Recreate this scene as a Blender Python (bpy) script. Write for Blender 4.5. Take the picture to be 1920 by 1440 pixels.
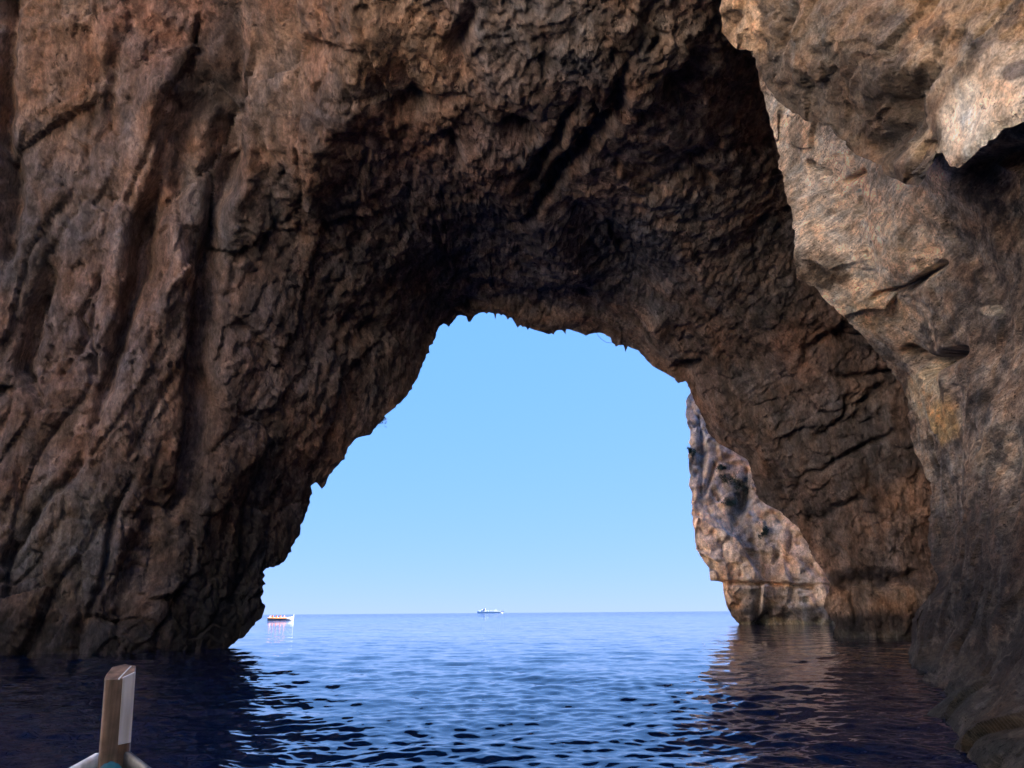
import bpy, bmesh, math, random
import numpy as np
from mathutils import Vector, Matrix
R = math.radians
scene = bpy.context.scene
for o in list(bpy.data.objects): bpy.data.objects.remove(o)

# ------------------------------------------------------------------ camera, sky, sun, exposure
F = 1445.0; W, H = 1920.0, 1440.0
CAM = np.array([0.0, 0.0, 1.6])
PITCH = math.atan(429.0 / F); ROLL = R(0.43)
camd = bpy.data.cameras.new('camera'); cam = bpy.data.objects.new('camera', camd)
scene.collection.objects.link(cam); scene.camera = cam
camd.sensor_fit = 'HORIZONTAL'; camd.sensor_width = 36.0; camd.lens = 36.0 * F / W
camd.clip_start = 0.05; camd.clip_end = 60000
fwd = Vector((0, math.cos(PITCH), math.sin(PITCH)))
right0 = Vector((1, 0, 0)); up0 = right0.cross(fwd)
# the horizon rises slightly to the right
cr, sr = math.cos(ROLL), math.sin(ROLL)
right = right0 * cr - up0 * sr
up = up0 * cr + right0 * sr
M = Matrix((right, up, -fwd)).transposed().to_4x4()
M.translation = Vector(CAM)
cam.matrix_world = M
RGT, UPV, FWD = np.array(right), np.array(up), np.array(fwd)

SKY_TINT = (0.203, 0.42, 1.06)
SKY_POW = (0.41, 0.16, 0.03)          # a phone's tone curve flattens the sky towards the horizon
SUN_EL, SUN_AZ = R(50), R(77)      # azimuth measured from +Y towards +X
world = bpy.data.worlds.new('World'); scene.world = world; world.use_nodes = True
nt = world.node_tree; nt.nodes.clear()
sky = nt.nodes.new('ShaderNodeTexSky'); sky.sky_type = 'NISHITA'; sky.sun_disc = False
sky.sun_elevation = SUN_EL; sky.sun_rotation = SUN_AZ
sky.altitude = 0; sky.air_density = 0.6; sky.dust_density = 0.0; sky.ozone_density = 6.0
bg = nt.nodes.new('ShaderNodeBackground'); bg.inputs[1].default_value = 0.10
wo = nt.nodes.new('ShaderNodeOutputWorld')
sx_ = nt.nodes.new('ShaderNodeSeparateColor'); gm = nt.nodes.new('ShaderNodeCombineColor')
for k_ in range(3):
    pw_ = nt.nodes.new('ShaderNodeMath'); pw_.operation = 'POWER'; pw_.inputs[1].default_value = SKY_POW[k_]
    nt.links.new(sx_.outputs[k_], pw_.inputs[0]); nt.links.new(pw_.outputs[0], gm.inputs[k_])
tn = nt.nodes.new('ShaderNodeVectorMath'); tn.operation = 'MULTIPLY'; tn.inputs[1].default_value = SKY_TINT
nt.links.new(sky.outputs[0], sx_.inputs[0]); nt.links.new(gm.outputs[0], tn.inputs[0]); nt.links.new(tn.outputs[0], bg.inputs[0]); nt.links.new(bg.outputs[0], wo.inputs[0])
sd = bpy.data.lights.new('sun', 'SUN'); sd.energy = 5.0; sd.angle = R(0.5); sd.color = (1.0, 0.95, 0.88)
sun = bpy.data.objects.new('sun', sd); scene.collection.objects.link(sun)
sdir = Vector((math.sin(SUN_AZ) * math.cos(SUN_EL), math.cos(SUN_AZ) * math.cos(SUN_EL), math.sin(SUN_EL)))
sun.rotation_euler = sdir.to_track_quat('Z', 'Y').to_euler()
scene.render.engine = 'CYCLES'
scene.cycles.max_bounces = 8; scene.cycles.diffuse_bounces = 5; scene.cycles.glossy_bounces = 3
scene.cycles.caustics_reflective = False
vs = scene.view_settings
vs.view_transform = 'Standard'; vs.look = 'None'; vs.gamma = 1.0; vs.use_curve_mapping = False
vs.exposure = 3.7

# ------------------------------------------------------------------ numeric helpers
def rays(u, v):
    """pixel of the 1920x1440 frame -> direction whose Y component is 1"""
    u = np.asarray(u, float); v = np.asarray(v, float)
    d = FWD[None] * F + RGT[None] * (u.reshape(-1, 1) - W / 2) - UPV[None] * (v.reshape(-1, 1) - H / 2)
    return d / d[:, 1:2]

def hsh(ix, iy, iz, seed):
    h = (ix.astype(np.int64) * 374761393 + iy.astype(np.int64) * 668265263 + iz.astype(np.int64) * 2147483647 + seed * 974711) & 0xFFFFFFFF
    h = ((h ^ (h >> 13)) * 1274126177) & 0xFFFFFFFF
    h = ((h ^ (h >> 16)) * 2246822519) & 0xFFFFFFFF
    return ((h ^ (h >> 15)) & 0xFFFFFF).astype(np.float32) / 16777215.0

_G = np.random.RandomState(7).normal(size=(256, 3)); _G /= np.linalg.norm(_G, axis=1)[:, None]
_G = _G.astype(np.float32)
def perlin(p, seed=0):
    pi = np.floor(p); f = (p - pi).astype(np.float32); pi = pi.astype(np.int64)
    w = f * f * f * (f * (f * 6 - 15) + 10)
    out = 0
    for dx in (0, 1):
        wx = w[:, 0] if dx else 1 - w[:, 0]
        for dy in (0, 1):
            wy = w[:, 1] if dy else 1 - w[:, 1]
            for dz in (0, 1):
                wz = w[:, 2] if dz else 1 - w[:, 2]
                g = _G[(hsh(pi[:, 0] + dx, pi[:, 1] + dy, pi[:, 2] + dz, seed) * 255.99).astype(int)]
                out = out + wx * wy * wz * (g[:, 0] * (f[:, 0] - dx) + g[:, 1] * (f[:, 1] - dy) + g[:, 2] * (f[:, 2] - dz))
    return out * 1.6
def fbm(p, octs=5, seed=0, gain=0.5, ridged=False):
    a, s, tot = 1.0, 0.0, 0.0
    q = p.copy()
    for i in range(octs):
        n = perlin(q, seed + i * 17)
        if ridged: n = 1 - 2 * np.abs(n)
        s = s + a * n; tot += a; a *= gain; q = q * 2.03 + 11.3
    return s / tot
def facets(p, seed=0, slope=0.6):
    """blocky rock: every jittered cell is a randomly tilted plane; returns height and edge closeness"""
    pi = np.floor(p).astype(np.int64)
    best = np.full(len(p), 1e9); sec = np.full(len(p), 1e9); h = np.zeros(len(p))
    for dx in (-1, 0, 1):
        for dy in (-1, 0, 1):
            for dz in (-1, 0, 1):
                c = pi + np.array([dx, dy, dz])
                jx = hsh(c[:, 0], c[:, 1], c[:, 2], seed); jy = hsh(c[:, 0], c[:, 1], c[:, 2], seed + 1); jz = hsh(c[:, 0], c[:, 1], c[:, 2], seed + 2)
                fx = p[:, 0] - c[:, 0] - jx; fy = p[:, 1] - c[:, 1] - jy; fz = p[:, 2] - c[:, 2] - jz
                d = fx * fx + fy * fy + fz * fz
                k = d < best
                sec = np.where(k, best, np.minimum(sec, d))
                off = hsh(c[:, 0], c[:, 1], c[:, 2], seed + 3) - 0.5
                sx, sy, sz = [(hsh(c[:, 0], c[:, 1], c[:, 2], seed + 4 + i) - 0.5) * 2 * slope for i in range(3)]
                h = np.where(k, off + fx * sx + fy * sy + fz * sz, h)
                best = np.where(k, d, best)
    e = np.sqrt(sec) - np.sqrt(best)
    return h, e
def smooth(a, b, x):
    t = np.clip((x - a) / (b - a), 0, 1); return t * t * (3 - 2 * t)
class TPS:
    """smooth interpolation of scattered control values"""
    def __init__(s, pts, lam=1e-3):
        p = np.array(pts, float); s.c = p[:, :2] / 1000.0; y = p[:, 2]
        n = len(p); K = s.k(s.c, s.c) + lam * np.eye(n)
        P = np.c_[np.ones(n), s.c]
        A = np.block([[K, P], [P.T, np.zeros((3, 3))]])
        s.w = np.linalg.solve(A, np.r_[y, 0, 0, 0])
    def k(s, a, b):
        r2 = ((a[:, None] - b[None]) ** 2).sum(2); return 0.5 * r2 * np.log(r2 + 1e-9)
    def __call__(s, u, v):
        q = np.c_[u.ravel(), v.ravel()] / 1000.0; out = np.empty(len(q))
        for i in range(0, len(q), 50000):
            b = q[i:i + 50000]; out[i:i + 50000] = s.k(b, s.c) @ s.w[:-3] + s.w[-3] + b @ s.w[-2:]
        return out
def polyline_dist(u, v, pts):
    """distance to a polyline whose nodes carry (x, y, width, depth); returns d, width, depth at the nearest point"""
    bd = np.full(u.shape, 1e9); bw = np.ones(u.shape); bz = np.zeros(u.shape)
    for (x0, y0, w0, z0), (x1, y1, w1, z1) in zip(pts[:-1], pts[1:]):
        ex, ey = x1 - x0, y1 - y0; L = ex * ex + ey * ey
        t = np.clip(((u - x0) * ex + (v - y0) * ey) / L, 0, 1)
        d = np.hypot(u - x0 - t * ex, v - y0 - t * ey)
        k = d < bd
        bd = np.where(k, d, bd); bw = np.where(k, w0 + t * (w1 - w0), bw); bz = np.where(k, z0 + t * (z1 - z0), bz)
    return bd, bw, bz
def resample(pts, n):
    p = np.array(pts, float); L = np.r_[0, np.cumsum(np.hypot(*np.diff(p, axis=0).T))]
    t = np.linspace(0, L[-1], n)
    return np.c_[np.interp(t, L, p[:, 0]), np.interp(t, L, p[:, 1])], t / L[-1]

def tag(o, label=None, cat=None, group=None, kind=None):
    if label: o['label'] = label
    if cat: o['category'] = cat
    if group: o['group'] = group
    if kind: o['kind'] = kind
    return o
def link(name, me, mat=None, parent=None):
    o = bpy.data.objects.new(name, me); scene.collection.objects.link(o)
    if mat: me.materials.append(mat)
    if parent: o.parent = parent
    return o
def grid_mesh(name, P, col=None):
    """P: (nt, ns, 3) grid of points"""
    a, b = P.shape[:2]
    me = bpy.data.meshes.new(name)
    idx = np.arange(a * b).reshape(a, b)
    q = np.stack([idx[:-1, :-1], idx[1:, :-1], idx[1:, 1:], idx[:-1, 1:]], -1).reshape(-1, 4)
    me.vertices.add(a * b); me.vertices.foreach_set('co', P.reshape(-1).astype(np.float32))
    me.loops.add(q.size); me.loops.foreach_set('vertex_index', q.reshape(-1).astype(np.int32))
    me.polygons.add(len(q)); me.polygons.foreach_set('loop_start', np.arange(0, q.size, 4, dtype=np.int32))
    me.polygons.foreach_set('loop_total', np.full(len(q), 4, dtype=np.int32))
    me.polygons.foreach_set('use_smooth', np.ones(len(q), dtype=bool))
    me.update(calc_edges=True)
    if col is not None:
        ca = me.color_attributes.new('stone', 'FLOAT_COLOR', 'POINT')
        c4 = np.c_[col.reshape(-1, 3), np.ones(a * b)].astype(np.float32)
        ca.data.foreach_set('color', c4.reshape(-1))
    return me
def grid_normals(P):
    du = np.gradient(P, axis=0); dv = np.gradient(P, axis=1)
    n = np.cross(du, dv); n /= np.linalg.norm(n, axis=2)[..., None] + 1e-9
    # towards the camera
    s = np.sign(((CAM - P) * n).sum(2)); s[s == 0] = 1
    return n * s[..., None]
def blur(P, k):
    for _ in range(k):
        Q = P.copy()
        Q[1:-1] = (P[:-2] + 2 * P[1:-1] + P[2:]) / 4; P = Q
        Q = P.copy(); Q[:, 1:-1] = (P[:, :-2] + 2 * P[:, 1:-1] + P[:, 2:]) / 4; P = Q
    return P

# ------------------------------------------------------------------ materials
def nodes(name):
    m = bpy.data.materials.new(name); m.use_nodes = True
    t = m.node_tree; t.nodes.clear()
    out = t.nodes.new('ShaderNodeOutputMaterial'); bs = t.nodes.new('ShaderNodeBsdfPrincipled')
    t.links.new(bs.outputs[0], out.inputs[0])
    return m, t, bs
def plain(name, col, rough=0.6, metal=0.0, var=0.12, scale=8.0, bump=0.0):
    m, t, bs = nodes(name)
    tc = t.nodes.new('ShaderNodeTexCoord'); n = t.nodes.new('ShaderNodeTexNoise')
    n.inputs['Scale'].default_value = scale; n.inputs['Detail'].default_value = 6
    t.links.new(tc.outputs['Object'], n.inputs['Vector'])
    mr = t.nodes.new('ShaderNodeMapRange'); mr.inputs['From Min'].default_value = 0.3; mr.inputs['From Max'].default_value = 0.7
    mr.inputs['To Min'].default_value = 1 - var; mr.inputs['To Max'].default_value = 1 + var
    t.links.new(n.outputs[0], mr.inputs[0])
    mx = t.nodes.new('ShaderNodeVectorMath'); mx.operation = 'SCALE'; mx.inputs[0].default_value = col[:3]
    t.links.new(mr.outputs[0], mx.inputs['Scale']); t.links.new(mx.outputs[0], bs.inputs['Base Color'])
    bs.inputs['Roughness'].default_value = rough; bs.inputs['Metallic'].default_value = metal
    if bump:
        b = t.nodes.new('ShaderNodeBump'); b.inputs['Strength'].default_value = bump; b.inputs['Distance'].default_value = 0.01
        t.links.new(n.outputs[0], b.inputs['Height']); t.links.new(b.outputs[0], bs.inputs['Normal'])
    return m
def rock_material(name, sx=(1, 1, 1), fine=1.0, bump=1.0, pits=0.55, contrast=1.0, streak=0.0, bed=0.0, pit_lo=0.48):
    """limestone: mesh colour x procedural mottling, pits, stains; multi-scale bump"""
    m, t, bs = nodes(name); L = t.links
    tc = t.nodes.new('ShaderNodeTexCoord')
    mp = t.nodes.new('ShaderNodeMapping'); mp.inputs['Scale'].default_value = sx
    L.new(tc.outputs['Object'], mp.inputs[0])
    def noise(scale, detail=8, rough=0.6, dist=0.0, vec=None):
        n = t.nodes.new('ShaderNodeTexNoise'); n.inputs['Scale'].default_value = scale * fine
        n.inputs['Detail'].default_value = detail; n.inputs['Roughness'].default_value = rough; n.inputs['Distortion'].default_value = dist
        L.new(vec or mp.outputs[0], n.inputs['Vector']); return n
    def rng(src, a, b, c, d):
        r = t.nodes.new('ShaderNodeMapRange'); r.interpolation_type = 'SMOOTHSTEP'
        for k, x in zip(('From Min', 'From Max', 'To Min', 'To Max'), (a, b, c, d)): r.inputs[k].default_value = x
        L.new(src, r.inputs[0]); return r.outputs[0]
    def mul(a, b):
        x = t.nodes.new('ShaderNodeMath'); x.operation = 'MULTIPLY'; L.new(a, x.inputs[0]); L.new(b, x.inputs[1]); return x.outputs[0]
    def add(a, b, k):
        x = t.nodes.new('ShaderNodeMath'); x.operation = 'MULTIPLY_ADD'; L.new(b, x.inputs[0]); x.inputs[1].default_value = k; L.new(a, x.inputs[2]); return x.outputs[0]
    vc = t.nodes.new('ShaderNodeVertexColor'); vc.layer_name = 'stone'
    nA = noise(0.35, 9, 0.65, 0.6); nB = noise(1.6, 9, 0.7, 0.3); nC = noise(7.0, 6, 0.7)
    c = contrast
    f1 = rng(nA.outputs[0], 0.3, 0.7, 1 - 0.35 * c, 1 + 0.3 * c)
    f2 = rng(nB.outputs[0], 0.32, 0.68, 1 - 0.42 * c, 1 + 0.38 * c)
    f3 = rng(nC.outputs[0], 0.3, 0.7, 1 - 0.4 * c, 1 + 0.36 * c)
    # dark solution pits and lichen spots, in patches
    v1 = t.nodes.new('ShaderNodeTexVoronoi'); v1.inputs['Scale'].default_value = 2.6 * fine
    wv = noise(2.0, 4, 0.6)
    wm = t.nodes.new('ShaderNodeVectorMath'); wm.operation = 'MULTIPLY_ADD'; wm.inputs[1].default_value = (0.9, 0.9, 0.9)
    L.new(wv.outputs['Color'], wm.inputs[0]); L.new(mp.outputs[0], wm.inputs[2]); L.new(wm.outputs[0], v1.inputs['Vector'])
    pit = rng(v1.outputs['Distance'], 0.12, 0.34, 0.0, 1.0)
    pm = rng(noise(0.8, 5, 0.7).outputs[0], pit_lo, pit_lo + 0.14, 0.0, 1.0)
    inv = t.nodes.new('ShaderNodeMath'); inv.operation = 'SUBTRACT'; inv.inputs[0].default_value = 1.0; L.new(pit, inv.inputs[1])
    pd = mul(inv.outputs[0], pm)
    f4 = rng(pd, 0, 1, 1.0, 1.0 - pits)
    f = mul(mul(mul(f1, f2), f3), f4)
    if streak:       # mineral drip stains running down the face
        ms = t.nodes.new('ShaderNodeMapping'); ms.inputs['Scale'].default_value = (1.6, 1.6, 0.16); L.new(tc.outputs['Object'], ms.inputs[0])
        f = mul(f, rng(noise(1.0, 7, 0.65, 0.4, ms.outputs[0]).outputs[0], 0.34, 0.66, 1 - streak, 1 + streak))
    if bed:          # thin darker beds along the layering, and rows of small holes
        ms = t.nodes.new('ShaderNodeMapping'); ms.inputs['Scale'].default_value = (0.7, 0.7, 5.0); L.new(tc.outputs['Object'], ms.inputs[0])
        nb_ = noise(1.0, 7, 0.65, 0.25, ms.outputs[0]); f = mul(f, rng(nb_.outputs[0], 0.34, 0.62, 1 - bed, 1 + 0.4 * bed))
        hm = t.nodes.new('ShaderNodeMapping'); hm.inputs['Scale'].default_value = (2.2, 2.2, 6.0); L.new(tc.outputs['Object'], hm.inputs[0])
        hn = noise(1.0, 4, 0.7, 0.2, hm.outputs[0]); hm2 = rng(noise(0.5, 3, 0.6).outputs[0], 0.45, 0.6, 0, 1)
        hd_ = mul(rng(hn.outputs[0], 0.60, 0.68, 0.0, 1.0), hm2)
        f = mul(f, rng(hd_, 0, 1, 1.0, 0.25))
    sc = t.nodes.new('ShaderNodeVectorMath'); sc.operation = 'SCALE'; L.new(vc.outputs[0], sc.inputs[0]); L.new(f, sc.inputs['Scale'])
    # hue drift between ochre and grey
    hue = t.nodes.new('ShaderNodeMix'); hue.data_type = 'RGBA'; hue.blend_type = 'MULTIPLY'
    tint = t.nodes.new('ShaderNodeValToRGB'); cr_ = tint.color_ramp
    cr_.elements[0].position = 0.33; cr_.elements[0].color = (1.18, 0.96, 0.78, 1)
    cr_.elements[1].position = 0.68; cr_.elements[1].color = (0.84, 0.98, 1.12, 1)
    e = cr_.elements.new(0.5); e.color = (1.02, 1.0, 0.96, 1)
    L.new(noise(0.55, 6, 0.6, 0.5).outputs[0], tint.inputs[0])
    hue.inputs['Factor'].default_value = 1.0
    L.new(sc.outputs[0], hue.inputs['A']); L.new(tint.outputs[0], hue.inputs['B'])
    L.new(hue.outputs['Result'], bs.inputs['Base Color'])
    bs.inputs['Roughness'].default_value = 0.92
    bs.inputs['Specular IOR Level'].default_value = 0.25
    hgt0 = t.nodes.new('ShaderNodeMath'); hgt0.operation = 'MULTIPLY'; hgt0.inputs[1].default_value = 0.45; L.new(nA.outputs[0], hgt0.inputs[0])
    hgt = add(add(add(hgt0.outputs[0], nB.outputs[0], 0.42), nC.outputs[0], 0.24), pd, -0.22)
    b = t.nodes.new('ShaderNodeBump'); b.inputs['Strength'].default_value = min(1, bump); b.inputs['Distance'].default_value = 0.36 * max(1, bump)
    L.new(hgt, b.inputs['Height']); L.new(b.outputs[0], bs.inputs['Normal'])
    return m
mat_arch = rock_material('arch limestone', (1, 1, 0.55), 1.0, 0.9, 0.5, 0.9, 0.35)
mat_near = rock_material('bedded limestone', (0.9, 0.9, 1.5), 1.9, 1.0, 0.75, 0.9, 0, 0.42, 0.42)
mat_over = rock_material('rough limestone', (1, 1, 1), 2.0, 0.9, 0.5, 0.9)
mat_far = rock_material('far limestone', (1, 1, 0.8), 0.7, 1.0, 0.5, 0.8, 0.2)

def mixcol(c, new, w):
    return c * (1 - w[:, None]) + np.array(new)[None] * w[:, None]
def blobs(c, u, v, P, items, seed):
    """patches of stone colour: (u, v, ru, rv, rotation, colour, strength), edges broken up by noise"""
    wn = fbm(P * 0.35, 5, seed) * 0.55 + fbm(P * 1.4, 3, seed + 5) * 0.25
    for (x, y, ru, rv, rot, col, k) in items:
        a = R(rot); dx, dy = u - x, v - y
        e = np.hypot((dx * math.cos(a) + dy * math.sin(a)) / ru, (-dx * math.sin(a) + dy * math.cos(a)) / rv)
        c = mixcol(c, col, k * smooth(1.15, 0.75, e + wn))
    return c

# ------------------------------------------------------------------ the rock arch
OUT = [(395, 1420), (405, 1320), (420, 1250), (430, 1216), (440, 1203), (450, 1197), (462, 1191), (470, 1182), (478, 1172), (490, 1158), (494, 1145), (495.5, 1138), (497, 1134), (491, 1129), (493, 1118),
(497, 1112), (492, 1105), (491, 1100), (496, 1094), (492, 1085), (496, 1078), (493, 1072), (497, 1063), (515, 1063), (530, 1052), (545, 1034), (555, 1012),
(563, 998), (570, 975), (577, 955), (583, 925), (584, 912), (590, 905), (598, 903), (600.5, 913), (604, 917), (612, 905), (618, 890), (628, 876), (645, 862),
(652, 845), (660, 832), (670, 822), (682, 819), (690, 815), (700, 805), (712, 795), (722, 782), (735, 770), (748, 757), (760, 742), (772, 728), (785, 705),
(790, 690), (800, 670), (807, 650), (815, 640), (818, 625), (824, 611), (832, 607), (841, 611), (849, 603), (858, 592), (867, 592), (875, 595), (878, 604),
(882, 604), (889, 594), (897, 588), (908, 585), (917, 585), (926, 588), (928, 598), (930.5, 588), (942, 589), (947, 592), (952, 596), (961, 597), (966, 606),
(969.5, 614), (972, 608), (981, 611), (990, 613), (1001, 619), (1013, 621), (1028, 626), (1034, 625), (1039, 628), (1042, 619), (1054, 618), (1058, 625), (1061, 617), (1071, 619),
(1086, 624), (1098, 627), (1108, 625), (1121, 624), (1136, 627), (1144, 632), (1147, 641), (1156, 648), (1168, 646), (1171.5, 657), (1175, 649), (1187, 654),
(1197, 657), (1208, 671), (1223, 686), (1246, 699), (1264, 709), (1270, 718), (1286, 715), (1293, 727), (1302, 752), (1317, 782), (1328, 811), (1348, 832),
(1377, 848), (1400, 861), (1407, 878), (1415, 907), (1423, 936), (1440, 948), (1461, 957), (1473, 969), (1498, 990), (1511, 1015), (1527, 1048), (1548, 1077),
(1557, 1094), (1546, 1122), (1545, 1140), (1556, 1158), (1568, 1172), (1562, 1186), (1560, 1198), (1566, 1230), (1575, 1300), (1580, 1420)]
NT, NS, NX = 1250, 240, 46
O, _ = resample(OUT, NT)
rng_ = np.random.RandomState(3)
# fine raggedness of the lip: small drips along the crown, rubble on the sides
tt = np.arange(NT)
jag = np.interp(tt, np.arange(0, NT, 3), rng_.normal(size=len(range(0, NT, 3)))) * 1.1
jag2 = np.interp(tt, np.arange(0, NT, 9), rng_.normal(size=len(range(0, NT, 9)))) * 1.3
crown = smooth(800, 860, O[:, 0]) * smooth(1210, 1150, O[:, 0]) * (O[:, 1] < 700)
drip = (rng_.rand(NT) > 0.94) * rng_.rand(NT) ** 2 * 8 * (0.4 + (np.sin(tt * 0.021) > 0)); drip = drip + 0.5 * np.r_[drip[1:], 0] + 0.5 * np.r_[0, drip[:-1]]
O[:, 0] += jag * (1 - crown) + jag2 * 0.6; O[:, 1] += jag2 * 0.6 + jag * 0.5 + drip * crown
# outer frame
Fp = [(-1000, 1420), (-1000, 400), (-1000, -1000), (300, -1150), (1100, -1200), (2000, -1150), (2700, -900), (2700, 600), (2700, 1420)]
tf = np.array([0, 0.12, 0.30, 0.42, 0.52, 0.62, 0.72, 0.86, 1.0]); Fp = np.array(Fp, float)
t = np.linspace(0, 1, NT)
FR = np.c_[np.interp(t, tf, Fp[:, 0]), np.interp(t, tf, Fp[:, 1])]
# inner smoothed outline so that the jags die out away from the lip
Os = O.copy()
for _ in range(60): Os[1:-1] = (Os[:-2] + 2 * Os[1:-1] + Os[2:]) / 4
s_in = np.linspace(0, 1, NS)
dist_full = np.hypot(*(FR - Os).T)[:, None]
frac = (s_in ** 1.25) * 0.52                       # dense part: covers the frame
s_all = np.r_[frac, np.linspace(0.52, 1, NX + 1)[1:]][None, :]
px = s_all * dist_full
wgt = np.exp(-px / 18.0)
U = (Os[:, None, 0] * (1 - s_all) + FR[:, None, 0] * s_all) + (O - Os)[:, None, 0] * wgt
V = (Os[:, None, 1] * (1 - s_all) + FR[:, None, 1] * s_all) + (O - Os)[:, None, 1] * wgt
ctrlA = [ # u, v, distance along Y
(0, 1228, 35), (200, 1228, 36), (430, 1214, 41), (430, 1420, 41), (0, 1420, 35), (-400, 1228, 30), (-1000, 1228, 24), (-1000, 1420, 24), (-1000, 400, 24), (-1000, -1000, 20),
(495, 1140, 43), (500, 1060, 43.5), (580, 930, 45), (660, 830, 46), (720, 785, 47), (800, 670, 49), (860, 592, 51), (1000, 618, 52), (1140, 630, 52), (1270, 716, 52),
(1320, 790, 52), (1415, 907, 52), (1500, 990, 51), (1555, 1090, 50.5), (1562, 1196, 50), (1700, 1200, 49.5), (1560, 1420, 50), (1750, 1420, 50), (2300, 1300, 50), (2700, 600, 46), (2700, 1420, 50),
(1650, 900, 48), (1700, 700, 46), (1550, 650, 45), (1450, 800, 48.5), (1450, 560, 43), (1500, 400, 39),
(0, 900, 35), (200, 900, 36), (0, 500, 33), (200, 500, 34), (0, 100, 30), (200, 100, 31), (450, 100, 32), (350, 600, 36), (450, 900, 40), (350, 1100, 39.5),
(550, 500, 38.5), (600, 700, 42), (700, 500, 41.5), (600, 200, 32), (700, 50, 28.5), (830, 200, 32), (850, 400, 40), (950, 500, 46), (1100, 520, 46), (960, 250, 32.5), (960, 50, 27), (1100, 100, 27), (1150, 300, 34), (1250, 500, 43), (1300, 600, 46.5),
(1300, 200, 30), (1350, 0, 26), (1450, 200, 33), (1350, 400, 38), (1700, 300, 36), (1700, 0, 30), (960, -200, 23), (960, -600, 20.5), (1100, -1200, 17.5), (300, -400, 25), (300, -1150, 20), (-400, -400, 24), (-400, 500, 29),
(2000, -1150, 20), (2700, -900, 26), (1900, -400, 25), (2300, 300, 38)]
tpsA = TPS([(a, b, math.log(c)) for a, b, c in ctrlA], 2e-3)
Y = np.exp(tpsA(U, V)).reshape(U.shape)
D = rays(U.ravel(), V.ravel()).reshape(U.shape + (3,))
P0 = CAM + D * Y[..., None]
N0 = grid_normals(blur(P0, 6))
u, v = U.ravel(), V.ravel(); p = P0.reshape(-1, 3)
wp = np.stack([fbm(p * 0.12, 3, 50), fbm(p * 0.12, 3, 60), fbm(p * 0.12, 3, 70)], 1)
q = p + wp * 1.1
leftw = smooth(900, 500, u)                       # left wall: tall joints; elsewhere rounder forms
h = fbm(q * np.array([0.10, 0.10, 0.07]), 3, 1) * 1.1
# joints lean to the lower left: shear before stretching
js = q.copy(); js[:, 0] = q[:, 0] - 0.28 * q[:, 2]
fh, fe = facets(js * np.array([0.34, 0.26, 0.11]), 11, 0.7)
h += (fh * 1.1 - 0.3 * smooth(0.16, 0.0, fe)) * leftw
gh, ge = facets(q * np.array([0.26, 0.26, 0.24]) + 2, 13, 0.8)
h += (gh * 0.6 - 0.05 * smooth(0.1, 0.0, ge)) * (1 - leftw)
fh2, fe2 = facets(js * np.array([0.9, 0.7, 0.38]) + 5, 23, 0.8)
h += (fh2 * 0.42 - 0.12 * smooth(0.14, 0.0, fe2)) * leftw
gh, ge = facets(q * np.array([0.8, 0.8, 0.9]) + 5, 25, 0.9)
h += (gh * 0.26) * (1 - leftw)
fh3, fe3 = facets(q * np.array([2.1, 2.0, 1.5]) + 9, 31, 0.9)
h += fh3 * 0.2
h += facets(q * np.array([4.4, 4.2, 3.2]) + 3, 37, 1.0)[0] * 0.07
h += fbm(q * 0.45, 7, 3, 0.5) * 0.3 + fbm(js * np.array([1.2, 1.0, 0.25]), 5, 5, 0.6) * 0.3 * (0.15 + 0.85 * leftw)
h -= np.clip(fbm(q * 0.8, 4, 91, 0.5) - 0.2, 0, 1) * 0.8 * (1 - leftw * 0.5)
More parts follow.
